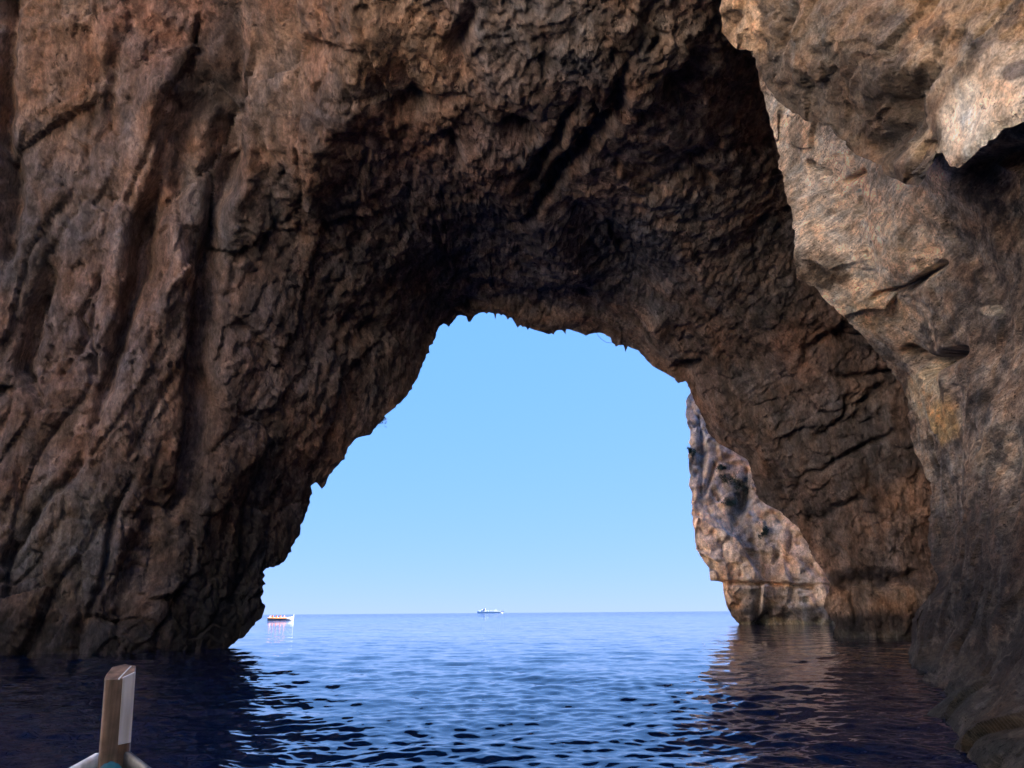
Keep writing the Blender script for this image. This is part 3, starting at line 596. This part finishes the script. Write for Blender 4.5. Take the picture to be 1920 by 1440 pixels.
# unseen cliffs behind the boat, added to throw warm light back into the cave
th = np.linspace(R(-12), R(-196), 260)       # from the right round behind to the left
hz = np.linspace(-2, 54, 90)     # one height all the way round
TH, HZ = np.meshgrid(th, hz, indexing='ij')
rad = 32 + 3 * np.sin(TH * 3)
PX = np.stack([rad * np.cos(TH) , rad * np.sin(TH) * 0.9 + 4, HZ], -1)
PX[..., 1] -= np.clip(HZ, 0, 99) * 0.35
pp = PX.reshape(-1, 3)
hh = fbm(pp * 0.08, 4, 401) * 4 + facets(pp * 0.2, 403)[0] * 2.5 + fbm(pp * 0.5, 4, 405) * 0.8
outv = PX - np.array([0, 0, 0]); outv[..., 2] = 0; outv /= np.linalg.norm(outv, axis=2)[..., None]
PX = PX + outv * hh.reshape(TH.shape)[..., None]
cE = np.tile(np.array([0.82, 0.74, 0.64]), (len(pp), 1)); cE = mixcol(cE, (0.72, 0.64, 0.55), smooth(0, .5, fbm(pp * .15, 4, 407)))
cove = link('bounce_cliff', grid_mesh('bounce_cliff', PX, cE.reshape(TH.shape + (3,))), mat_far)
tag(cove, 'unseen cliff added behind the boat to bounce sunlight into the cave', 'cliff', kind='structure')

# unseen high wall added on the right to block direct sun from the cave
gy, gz = np.meshgrid(np.linspace(-34, 56, 120), np.linspace(-2, 88, 110), indexing='ij')
pw = np.stack([31 + 0 * gy, gy, gz], -1).reshape(-1, 3)
pw[:, 0] += fbm(pw * 0.06, 4, 421) * 5 + facets(pw * 0.15, 423)[0] * 2.5 + 3 * smooth(40, 88, pw[:, 2])
cW = np.tile(np.array([0.55, 0.43, 0.33]), (len(pw), 1))
upper = link('sun_block_cliff', grid_mesh('sun_block_cliff', pw.reshape(gy.shape + (3,)), cW.reshape(gy.shape + (3,))), mat_far)
tag(upper, 'unseen high cliff added at right to keep direct sun out of the cave', 'cliff', kind='structure')

# unseen cliff added left of the arch to bounce sun onto the far cliff
gy, gz = np.meshgrid(np.linspace(62, 142, 130), np.linspace(-2, 64, 90), indexing='ij')
pw = np.stack([-60 + 0 * gy, gy, gz], -1).reshape(-1, 3)
pw[:, 0] += fbm(pw * 0.06, 4, 431) * 4 + facets(pw * 0.12, 433)[0] * 2.5
cW = np.tile(np.array([0.62, 0.50, 0.40]), (len(pw), 1))
coast = link('outer_bounce_cliff', grid_mesh('outer_bounce_cliff', pw.reshape(gy.shape + (3,)), cW.reshape(gy.shape + (3,))), mat_far)
tag(coast, 'unseen cliff added outside the arch to bounce sunlight onto the far cliff', 'cliff', kind='structure')

# ------------------------------------------------------------------ the sea
def water_material():
    m, t, bs = nodes('sea water'); L = t.links
    bs.inputs['Base Color'].default_value = (0.0003, 0.006, 0.030, 1)
    bs.inputs['Roughness'].default_value = 0.04; bs.inputs['IOR'].default_value = 1.333
    geo = t.nodes.new('ShaderNodeNewGeometry')
    acc = None
    for sc, k, st in ((0.35, 0.05, (1, 1.5, 1)), (1.3, 0.09, (1, 1.7, 1)), (5.0, 0.07, (1, 1.6, 1))):
        mp = t.nodes.new('ShaderNodeMapping'); mp.inputs['Scale'].default_value = st; L.new(geo.outputs['Position'], mp.inputs[0])
        n = t.nodes.new('ShaderNodeTexNoise'); n.inputs['Scale'].default_value = sc; n.inputs['Detail'].default_value = 3; n.inputs['Roughness'].default_value = 0.5
        L.new(mp.outputs[0], n.inputs['Vector'])
        s = t.nodes.new('ShaderNodeVectorMath'); s.operation = 'SUBTRACT'; s.inputs[1].default_value = (0.5, 0.5, 0.5); L.new(n.outputs['Color'], s.inputs[0])
        x = t.nodes.new('ShaderNodeVectorMath'); x.operation = 'MULTIPLY'; x.inputs[1].default_value = (k * 2, k * 2.6, 0); L.new(s.outputs[0], x.inputs[0])
        if acc is None: acc = x.outputs[0]
        else:
            a = t.nodes.new('ShaderNodeVectorMath'); a.operation = 'ADD'; L.new(acc, a.inputs[0]); L.new(x.outputs[0], a.inputs[1]); acc = a.outputs[0]
    # more short chop outside the cave
    sp = t.nodes.new('ShaderNodeSeparateXYZ'); L.new(geo.outputs['Position'], sp.inputs[0])
    mr = t.nodes.new('ShaderNodeMapRange'); mr.inputs['From Min'].default_value = 12; mr.inputs['From Max'].default_value = 500; mr.inputs['To Min'].default_value = 0.6; mr.inputs['To Max'].default_value = 6.0
    L.new(sp.outputs['Y'], mr.inputs[0])
    sc_ = t.nodes.new('ShaderNodeVectorMath'); sc_.operation = 'SCALE'; L.new(acc, sc_.inputs[0]); L.new(mr.outputs[0], sc_.inputs['Scale'])
    ad = t.nodes.new('ShaderNodeVectorMath'); ad.operation = 'ADD'; L.new(geo.outputs['Normal'], ad.inputs[0]); L.new(sc_.outputs[0], ad.inputs[1])
    nm = t.nodes.new('ShaderNodeVectorMath'); nm.operation = 'NORMALIZE'; L.new(ad.outputs[0], nm.inputs[0])
    L.new(nm.outputs[0], bs.inputs['Normal'])
    return m
mat_water = water_material()
hc = CAM[2]
vv_ = np.r_[np.linspace(0.9, 0.32, 40), np.linspace(0.32, 0.012, 520)[1:], np.geomspace(0.012, 0.00005, 40)[1:]]
rr = hc / vv_
aa = np.r_[np.linspace(-math.pi, R(-42), 90)[:-1], np.linspace(R(-42), R(42), 900), np.linspace(R(42), math.pi, 90)[1:]]
RR, AA = np.meshgrid(np.r_[0.0, rr], aa, indexing='ij')
WX, WY = RR * np.sin(AA), RR * np.cos(AA)
dr = np.gradient(np.r_[0.0, rr])[:, None]
rs = np.random.RandomState(21)
WZ = np.zeros_like(WX)
for i in range(120):
    lam = math.exp(rs.uniform(math.log(0.14), math.log(4.0)))
    ang = rs.normal(0, 0.65) + R(8) ; kx, ky = math.sin(ang), math.cos(ang)
    slope = 0.023 * (1.2 if lam < 0.9 else 0.65 if lam < 2.5 else 0.35)
    amp = slope * lam / (2 * math.pi)
    att = smooth(2.2, 5.0, lam / np.maximum(np.maximum(dr * abs(ky), RR * R(0.093) * abs(kx)), 1e-3))
    ph = (WX * kx + WY * ky) * 2 * math.pi / lam + rs.uniform(0, 6.28)
    WZ += amp * att * (np.sin(ph) + 0.2 * np.sin(2 * ph + 1.2))
mod = fbm(np.stack([WX.ravel() * .12, WY.ravel() * .12, WX.ravel() * 0], 1), 3, 501).reshape(WX.shape)
WZ *= (0.85 + 0.7 * mod)
WZ -= 0.0
sea = link('water', grid_mesh('water', np.stack([WX, WY, WZ], -1)), mat_water)
tag(sea, 'rippled deep blue sea reflecting sky and cave walls', 'water', kind='structure')

# ------------------------------------------------------------------ mesh helpers for objects
def bm_obj(name, bm, mat, parent=None, smooth_=False, bevel=0.0):
    me = bpy.data.meshes.new(name)
    bmesh.ops.recalc_face_normals(bm, faces=bm.faces[:])
    bm.to_mesh(me); bm.free()
    if smooth_:
        for f in me.polygons: f.use_smooth = True
    o = link(name, me, mat, parent)
    if bevel:
        md = o.modifiers.new('bevel', 'BEVEL'); md.width = bevel; md.segments = 3; md.limit_method = 'ANGLE'
    return o
def prism(bm, poly, z0, z1, top=None):
    """vertical prism over a polygon; top: per-corner heights"""
    lo = [bm.verts.new((x, y, z0)) for x, y in poly]
    hi = [bm.verts.new((x, y, z1 if top is None else top[i])) for i, (x, y) in enumerate(poly)]
    n = len(poly)
    bm.faces.new(lo[::-1]); bm.faces.new(hi)
    for i in range(n): bm.faces.new((lo[i], lo[(i + 1) % n], hi[(i + 1) % n], hi[i]))
def box(bm, c, s, rot=None):
    m = Matrix.Translation(c) @ (rot or Matrix.Identity(4)) @ Matrix.Diagonal((s[0], s[1], s[2], 1))
    bmesh.ops.create_cube(bm, size=1, matrix=m)
def tube(bm, pts, rads, n=8, squash=1.0):
    prev = None
    for i, p in enumerate(pts):
        p = Vector(p); a = Vector(pts[max(0, i - 1)]); b = Vector(pts[min(len(pts) - 1, i + 1)])
        d = (b - a).normalized(); x = d.cross(Vector((0, 0, 1)))
        if x.length < 1e-3: x = Vector((1, 0, 0))
        x.normalize(); y = d.cross(x).normalized(); r = rads[i] if hasattr(rads, '__len__') else rads
        ring = [bm.verts.new(p + x * math.cos(2 * math.pi * k / n) * r + y * math.sin(2 * math.pi * k / n) * r * squash) for k in range(n)]
        if prev:
            for k in range(n): bm.faces.new((prev[k], prev[(k + 1) % n], ring[(k + 1) % n], ring[k]))
        else: bm.faces.new(ring[::-1])
        prev = ring
    bm.faces.new(prev)
def loft(bm, rings, closed=False, caps=True):
    R_ = [[bm.verts.new(p) for p in r] for r in rings]
    for a, b in zip(R_[:-1], R_[1:]):
        n = len(a)
        for k in range(n if closed else n - 1): 
            try: bm.faces.new((a[k], a[(k + 1) % n], b[(k + 1) % n], b[k]))
            except ValueError: pass
    return R_
def empty(name, loc, rz=0.0):
    o = bpy.data.objects.new(name, None); scene.collection.objects.link(o)
    o.location = loc; o.rotation_euler = (0, 0, rz); o.empty_display_size = 0.3
    return o
def at(u, v, Yd):
    d = rays([u], [v])[0]; return Vector(CAM + d * Yd)
def on_water(u, v):
    d = rays([u], [v])[0]; k = -CAM[2] / d[2]; return Vector(CAM + d * k)

# ------------------------------------------------------------------ the wooden boat we sit in: only its bow shows
m_post = plain('weathered varnished wood', (0.13, 0.09, 0.075), 0.45, var=0.6, scale=14, bump=0.4)
m_white = plain('white boat paint', (0.66, 0.72, 0.84), 0.35, var=0.1, scale=10, bump=0.1)
m_teal = plain('blue green boat paint', (0.008, 0.08, 0.13), 0.3, var=0.15, scale=10, bump=0.1)
m_gunw = plain('scuffed gunwale paint', (0.10, 0.11, 0.13), 0.5, var=0.3, scale=14, bump=0.2)
def streaky(m, lo=0.35, hi=1.35):
    t = m.node_tree; L = t.links; bs = next(n for n in t.nodes if n.type == 'BSDF_PRINCIPLED')
    src = bs.inputs['Base Color'].links[0].from_socket
    tc = t.nodes.new('ShaderNodeTexCoord'); mp = t.nodes.new('ShaderNodeMapping'); mp.inputs['Scale'].default_value = (38, 38, 2.2); L.new(tc.outputs['Object'], mp.inputs[0])
    n = t.nodes.new('ShaderNodeTexNoise'); n.inputs['Scale'].default_value = 1.0; n.inputs['Detail'].default_value = 5; L.new(mp.outputs[0], n.inputs['Vector'])
    r = t.nodes.new('ShaderNodeMapRange'); r.inputs['From Min'].default_value = 0.36; r.inputs['From Max'].default_value = 0.6; r.inputs['To Min'].default_value = lo; r.inputs['To Max'].default_value = hi; L.new(n.outputs[0], r.inputs[0])
    x = t.nodes.new('ShaderNodeVectorMath'); x.operation = 'SCALE'; L.new(src, x.inputs[0]); L.new(r.outputs[0], x.inputs['Scale']); L.new(x.outputs[0], bs.inputs['Base Color'])
streaky(m_post); streaky(m_white, 0.72, 1.08); streaky(m_gunw, 0.5, 1.2)
stem = at(214, 1412, 2.55)
hd = R(16)                                              # the bow points 16 degrees left of the view
boat = empty('wooden_boat', (stem.x, stem.y, 0), hd)
tag(boat, 'wooden boat bow with upright brown and white stem post at lower left', 'boat')
zb = stem.z                                             # height of the gunwale at the stem
# local frame: +Y forward, +X starboard, z up from the water
def half_beam(d): return 1.12 * (1 - math.exp(-d * 0.95)) * (1 if d < 3.6 else 1 - 0.35 * ((d - 3.6) / 2.4) ** 2)
def sheer(d): return zb - 0.42 * (1 - math.exp(-d * 1.3)) + 0.02 * max(0, d - 3.5) ** 2
rings = []
for i in range(41):
    d = 6.0 * (i / 40.0) ** 1.4
    b = half_beam(d) + 0.025; zt = sheer(d) - 0.01
    rings.append([(s_ * b * f, -d * (1 - 0.04 * (1 - f)), zt + (-0.35 - zt) * g) for s_, f, g in
                  ((-1, 1, 0), (-1, .97, .3), (-1, .88, .6), (-1, .6, .86), (-1, .02, 1), (1, .6, .86), (1, .88, .6), (1, .97, .3), (1, 1, 0))])
bm = bmesh.new(); loft(bm, rings); bm_obj('hull', bm, m_teal, boat, True)
bm = bmesh.new()
rings = []
for i in range(15):
    d = 0.03 + 0.85 * i / 14; b = half_beam(d) - 0.012; zt = sheer(d) - 0.035
    rings.append([(-b, -d, zt + .015), (-b * .5, -d, zt + .036), (0, -d, zt + .042), (b * .5, -d, zt + .036), (b, -d, zt + .015)])
loft(bm, rings); bm_obj('foredeck', bm, m_teal, boat, True)
for s_ in (-1, 1):
    bm = bmesh.new(); rings = []
    for i in range(61):
        d = 0.02 + 5.9 * (i / 60.0) ** 1.5; b = half_beam(d) + 0.02; zt = sheer(d)
        w = 0.011
        rings.append([(s_ * (b - w), -d, zt - .03), (s_ * (b + w), -d, zt - .03), (s_ * (b + w), -d, zt + .008), (s_ * (b + w * .6), -d, zt + .016), (s_ * (b - w * .6), -d, zt + .016), (s_ * (b - w), -d, zt + .008)])
    loft(bm, rings, True); g = bm_obj('gunwale', bm, m_white if s_ < 0 else m_gunw, boat, True)
    g['label'] = 'thin white gunwale' if s_ < 0 else 'scuffed grey brown gunwale'
# the stem post: a tall timber with a sloping two-leaf top, one face painted white
lean = 0.012
def leanify(bm, z0):
    for v_ in bm.verts: v_.co.x -= (v_.co.z - z0) * 0.055
pt = 0.215
bm = bmesh.new()
poly = [(-.037, -.030), (-.030, -.040), (-.012, -.043), (.012, -.043), (.017, -.042), (.042, -.004), (.036, .055), (.0, .075), (-.034, .055), (-.038, .0)]
tops = [zb + pt + .012 * (1 + (x * 2 + y * 26)) for x, y in poly]
prism(bm, poly, zb - .5, zb + pt, tops); leanify(bm, zb); post = bm_obj('stem_post', bm, m_post, boat, False, 0.003)
bm = bmesh.new()
poly = [(.0175, -.0455), (.0455, -.004), (.0410, -.001), (.0155, -.0400)]
prism(bm, poly, zb + .028, zb + pt, [zb + pt + .012 * (1 + x * 2 + y * 26) + .003 for x, y in poly]); leanify(bm, zb)
bm_obj('painted_face', bm, m_white, post, False, 0.001)
bm = bmesh.new()
poly = [(.004, -.046), (.0075, -.046), (.0235, .05), (.020, .05)]
prism(bm, poly, zb + pt - .004, zb + pt, [zb + pt + .012 * (1 + x * 2 + y * 26) + .002 for x, y in poly]); leanify(bm, zb)
bm_obj('metal_strip', bm, m_white, post)

# ------------------------------------------------------------------ people
m_skin = plain('skin', (0.42, 0.25, 0.17), 0.6); m_cloth = [plain('blue shirt', (0.10, 0.16, 0.35), 0.8), plain('white shirt', (0.6, 0.6, 0.6), 0.8), plain('dark clothes', (0.05, 0.05, 0.07), 0.8), plain('pink shirt', (0.62, 0.28, 0.42), 0.8)]
m_orange = plain('orange life jacket', (0.50, 0.10, 0.015), 0.7); m_hair = plain('dark hair', (0.05, 0.03, 0.02), 0.8)
def seated_person(loc, rz, ci, jacket=True):
    p = empty('person', loc, rz)
    J = {'pel': (0, 0, .10), 'bel': (0, .0, .28), 'chest': (0, .01, .46), 'neck': (0, .02, .60), 'head': (0, .04, .70), 'top': (0, .03, .80),
         'sl': (-.19, .01, .54), 'sr': (.19, .01, .54), 'el': (-.25, .10, .30), 'er': (.25, .10, .30), 'hl': (-.15, .32, .20), 'hr': (.15, .32, .20),
         'pl': (-.10, .02, .06), 'pr': (.10, .02, .06), 'kl': (-.12, .44, .08), 'kr': (.12, .44, .08), 'fl': (-.12, .42, -.34), 'fr': (.12, .42, -.34), 'tl': (-.12, .58, -.38), 'tr': (.12, .58, -.38)}
    rd = dict(pel=.14, bel=.13, chest=.15, neck=.055, head=.095, top=.07, sl=.065, sr=.065, el=.045, er=.045, hl=.04, hr=.04, pl=.09, pr=.09, kl=.065, kr=.065, fl=.045, fr=.045, tl=.04, tr=.04)
    E_ = [('pel', 'bel'), ('bel', 'chest'), ('chest', 'neck'), ('neck', 'head'), ('head', 'top'), ('chest', 'sl'), ('sl', 'el'), ('el', 'hl'), ('chest', 'sr'), ('sr', 'er'), ('er', 'hr'),
          ('pel', 'pl'), ('pl', 'kl'), ('kl', 'fl'), ('fl', 'tl'), ('pel', 'pr'), ('pr', 'kr'), ('kr', 'fr'), ('fr', 'tr')]
    ks = list(J); me = bpy.data.meshes.new('body'); me.from_pydata([J[k] for k in ks], [(ks.index(a), ks.index(b)) for a, b in E_], [])
    o = link('body', me, m_cloth[ci], p)
    md = o.modifiers.new('skin', 'SKIN')
    for i, k in enumerate(ks): me.skin_vertices[0].data[i].radius = (rd[k], rd[k] * .85)
    me.skin_vertices[0].data[0].use_root = True
    o.modifiers.new('sub', 'SUBSURF').render_levels = 1
    bm = bmesh.new(); bmesh.ops.create_icosphere(bm, subdivisions=2, radius=.108, matrix=Matrix.Translation((0, .045, .715)) @ Matrix.Diagonal((.85, .95, 1.15, 1)))
    bm_obj('face', bm, m_skin, o, True)
    bm = bmesh.new(); bmesh.ops.create_icosphere(bm, subdivisions=2, radius=.118, matrix=Matrix.Translation((0, .02, .745)) @ Matrix.Diagonal((.9, .95, 1.0, 1)))
    bm_obj('hair', bm, m_hair, o, True)
    if jacket:
        bm = bmesh.new(); loft(bm, [[(math.cos(a) * w, math.sin(a) * w * .8, z) for a in [2 * math.pi * k / 14 for k in range(14)]] for w, z in ((.17, .18), (.21, .24), (.22, .40), (.215, .52), (.15, .60), (.09, .62))], True)
        bm_obj('life_jacket', bm, m_orange, p, True)
    return p

# ------------------------------------------------------------------ the orange and white tour boat outside
tb = on_water(526, 1163.5)
LB = 43 / F * (tb.y / FWD[1])
m_bw = plain('glossy white hull paint', (0.42, 0.41, 0.39), 0.4, scale=1); m_bo = plain('orange boat stripe', (0.55, 0.20, 0.06), 0.5, scale=1)
m_in = plain('cream boat interior', (0.6, 0.5, 0.38), 0.7, scale=1)
tour = empty('tour_boat', tb, R(24)); tag(tour, 'small white and orange open passenger boat on the sea, left side', 'boat')
def hull_ring(t, L, B, h0, out=0.0):
    """t 0 stern .. 1 bow, local +X forward"""
    x = -L / 2 + L * t
    b = B / 2 * (0.82 + 0.18 * math.sin(min(1, t / .45) * math.pi / 2)) * (1 - max(0, (t - .5) / .5) ** 2.4) + 0.03
    z = h0 * (0.78 + 0.10 * (1 - t) ** 2 + 0.75 * max(0, t - .35) ** 2)
    return x, b + out, z
rings = []
for i in range(31):
    x, b, z = hull_ring(i / 30, LB, 2.3, 0.95); rk = 0.10 * LB * max(0, i / 30 - .75) ** 1.0
    rings.append([(x + rk * .5, -b, z), (x + rk * .3, -b * .95, z * .6), (x, -b * .8, .05), (x - rk, -b * .3, -.3), (x - rk, b * .3, -.3), (x, b * .8, .05), (x + rk * .3, b * .95, z * .6), (x + rk * .5, b, z)])
bm = bmesh.new(); rr_ = loft(bm, rings); bm.faces.new(rr_[0]); bm_obj('hull', bm, m_bw, tour, True)
for s_ in (-1, 1):
    bm = bmesh.new(); rings = []
    for i in range(22):
        x, b, z = hull_ring(i / 30, LB, 2.3, 0.95, .02)
        rings.append([(x, s_ * b, z + .02), (x, s_ * (b + .03), z), (x, s_ * (b + .02), z - .42), (x, s_ * (b - .03), z - .42)])
    loft(bm, rings, True); bm_obj('rubbing_strake', bm, m_bo, tour, True)
bm = bmesh.new(); rings = []
for i in range(2, 27):
    x, b, z = hull_ring(i / 30, LB, 2.3, 0.95); rings.append([(x, -b + .1, .38), (x, 0, .36), (x, b - .1, .38)])
loft(bm, rings); bm_obj('deck', bm, m_in, tour)
for k in range(4):
    bm = bmesh.new(); box(bm, (-LB * .32 + k * LB * .15, 0, .60), (.32, 1.7, .05)); box(bm, (-LB * .32 + k * LB * .15, 0, .48), (.26, 1.6, .2)); bm_obj('bench', bm, m_in, tour)
bm = bmesh.new(); tube(bm, [(LB * .49, 0, .9), (LB * .505, 0, 1.75)], [.10, .07]); bm_obj('stem_post', bm, m_bw, tour)
bm = bmesh.new(); tube(bm, [(-LB * .40, 0, .4), (-LB * .40, 0, 1.3), (-LB * .36, 0, 1.32)], .04); bm_obj('tiller', bm, m_bw, tour)
rp = random.Random(5); npp = 0
for k in range(4):
    for j in (-1, 0, 1):
        if k == 3 and j != 0: continue
        lx, ly = -LB * .32 + k * LB * .15, j * .55 + rp.uniform(-.06, .06)
        q_ = Matrix.Translation(tb) @ Matrix.Rotation(R(24), 4, 'Z') @ Vector((lx, ly, .60))
        pr = seated_person(q_, R(-66 + rp.uniform(-25, 25)), rp.choice([0, 1, 2]))
        tag(pr, 'passenger in orange life jacket on %s bench of small boat, %s seat' % (('sternmost', 'second from stern', 'third from stern', 'foremost')[k], {-1: 'near', 0: 'middle', 1: 'far'}[j]), 'person', 'passengers seated in the small boat'); npp += 1
q_ = Matrix.Translation(tb) @ Matrix.Rotation(R(24), 4, 'Z') @ Vector((-LB * .43, .1, .62))
pr = seated_person(q_, R(-66), 3, False); tag(pr, 'person in pink shirt at the stern of the small boat', 'person')

# ------------------------------------------------------------------ ship on the horizon
m_sh = plain('haze-paled ship hull', (0.80, 0.76, 0.74), 0.6, scale=.1); m_sw = plain('white ship superstructure', (0.6, 0.6, 0.6), 0.6, scale=.1); m_sc = [plain('haze-paled green cargo', (0.55, 0.62, 0.58), 0.7, scale=.1), plain('haze-paled rust cargo', (0.62, 0.58, 0.58), 0.7, scale=.1), plain('haze-paled grey cargo', (0.56, 0.60, 0.68), 0.7, scale=.1)]  # paled colours stand in for haze over the ship
DS = 5200.0; sp_ = at(919, 1148, DS); LS = 46 / F * DS * 1.0
ship = empty('cargo_ship', (sp_.x, sp_.y, 0), 0); tag(ship, 'long faint cargo ship on the horizon in the arch opening', 'ship')
bm = bmesh.new(); rings = []
for i in range(25):
    t_ = i / 24; x = -LS / 2 + LS * t_; b = 14 * (1 - max(0, (t_ - .82) / .18) ** 2) * (1 - .3 * max(0, (.08 - t_) / .08)) + .3; zt = 11 + 3 * max(0, (t_ - .9) / .1) + (2 if t_ < .25 else 0)
    rk = 6 * max(0, t_ - .9) / .1
    rings.append([(x + rk, -b, zt), (x, -b * .95, 4), (x, -b * .8, -2), (x, b * .8, -2), (x, b * .95, 4), (x + rk, b, zt)])
rr_ = loft(bm, rings, True); bm.faces.new(rr_[0]); bm.faces.new(rr_[-1]); bm_obj('hull', bm, m_sh, ship)
sc_ = LS / 165.0
bm = bmesh.new()
for (x, w, h0, h1) in ((-38, 16, 11, 22), (-37, 12, 22, 27), (-36, 8, 27, 30)): box(bm, (x * sc_, 0, (h0 + h1) / 2), (w * sc_, 22, h1 - h0))
bm_obj('superstructure', bm, m_sw, ship)
bm = bmesh.new(); tube(bm, [(-50 * sc_, 0, 12), (-50 * sc_, 0, 25)], [4, 3.2], 12); bm_obj('funnel', bm, m_sc[2], ship)
bm = bmesh.new(); tube(bm, [(38 * sc_, 0, 12), (38 * sc_, 0, 27)], [1.0, .6], 8); box(bm, (38 * sc_, 0, 21), (1, 10, .8)); bm_obj('mast', bm, m_sc[2], ship)
for x, w, h_, c_ in ((-68, 12, 4, 0), (-18, 18, 5, 0), (2, 5, 7, 3), (20, 26, 6, 2), (45, 8, 3, 1), (60, 16, 5, 0)):
    bm = bmesh.new()
    n = max(1, int(w / 6))
    for j in range(n): box(bm, ((x - w / 2 + (j + .5) * w / n) * sc_, 0, 11 + h_ / 2), (w / n * sc_ * .94, 22, h_))
    bm_obj('cargo_hatch', bm, m_sc[c_] if c_ < 3 else m_sw, ship)

# ------------------------------------------------------------------ shrubs
m_leaf = [plain('dark green leaves', (0.050, 0.075, 0.045), 0.7, var=.4, scale=2), plain('shaded cave plant leaves', (0.03, 0.03, 0.035), 0.8, var=.3, scale=3)]
m_twig = plain('woody twigs', (0.10, 0.08, 0.06), 0.9, scale=4)
def shrub(loc, size, n, seed, mat, label, group=None, droop=0.0, flat=(1, 1, 1), leaf=0.1, name='cliff_shrub'):
    r = random.Random(seed); root = empty(name, loc)
    bm = bmesh.new(); tips = []
    for k in range(9):
        d = Vector((r.uniform(-1, 1) * flat[0], -r.uniform(.1, .9) * flat[1], r.uniform(-.4, 1) * flat[2] - droop)).normalized()
        L_ = size * r.uniform(.5, 1); pts = [Vector((0, .15 * size, 0)) + d * L_ * t_ + Vector((r.gauss(0, .05), r.gauss(0, .05), -droop * t_ * t_ * .5 * L_)) * (t_ > 0) for t_ in (0, .35, .7, 1)]
        tube(bm, pts, [.035 * size, .025 * size, .015 * size, .006 * size], 5); tips += pts[1:]
    bm_obj('stems', bm, m_twig, root)
    vs_, fs_ = [], []
    for k in range(n):
        c = r.choice(tips) + Vector((r.gauss(0, .17) * flat[0], r.gauss(0, .14), r.gauss(0, .17) * flat[2])) * size
        a = Vector((r.gauss(0, 1), r.gauss(0, 1), r.gauss(0, 1))).normalized(); b = a.orthogonal().normalized(); l = leaf * r.uniform(.6, 1.3)
        i0 = len(vs_); vs_ += [c - a * l, c + b * l * .4, c + a * l, c - b * l * .4]; fs_.append((i0, i0 + 1, i0 + 2, i0 + 3))
    me = bpy.data.meshes.new('foliage'); me.from_pydata(vs_, [], fs_); link('foliage', me, mat, root)
    tag(root, label, 'shrub', group)
    return root
def on_sheet(Q, U_, V_, u, v):
    k = np.argmin((U_ - u) ** 2 + (V_ - v) ** 2); return Vector(Q.reshape(-1, 3)[k])
for i, (u0, v0, sz, lb, fl) in enumerate([
        (1361, 898, 1.3, 'dark green shrub in the upper notch of the far cliff', (1, .6, .8)),
        (1388, 905, 1.7, 'largest dark green shrub hanging in the cleft of the far cliff', (.7, .6, 1.5)),
        (1366, 944, 1.2, 'shrub at the lower end of the cleft in the far cliff', (1.2, .6, .7)),
        (1432, 1003, .9, 'small lone shrub low on the far cliff right of the cleft', (.7, .6, 1.2)),
        (1296, 850, .8, 'small shrub on the left skyline edge of the far cliff', (.6, .6, 1.2)),
        (1354, 876, .8, 'small shrub highest up on the far cliff face', (1, .6, .6))]):
    shrub(on_sheet(QD, UD, VD, u0, v0), sz, 420, 40 + i, m_leaf[0], lb, 'shrubs on the far cliff', flat=fl, leaf=.16)
def on_arch(u, v): 
    k = np.argmin((U - u) ** 2 + (V - v) ** 2); return Vector(PA.reshape(-1, 3)[k])
shrub(on_arch(722, 783), .42, 60, 77, m_leaf[1], 'tiny plant hanging from the left edge of the arch', droop=.9, leaf=.07, name='hanging_plant')
bm = bmesh.new(); a0, a1 = on_arch(1117, 624), on_arch(1150, 645)
pts = [at(u_, v_, a0.y - 0.1) for u_, v_ in ((1117, 622), (1122, 630), (1129, 637), (1137, 642), (1146, 643), (1152, 640))]
tube(bm, pts, .013, 6); rt = bm_obj('hanging_root', bm, m_twig); tag(rt, 'thin curved root dangling from the crown of the arch', 'root')
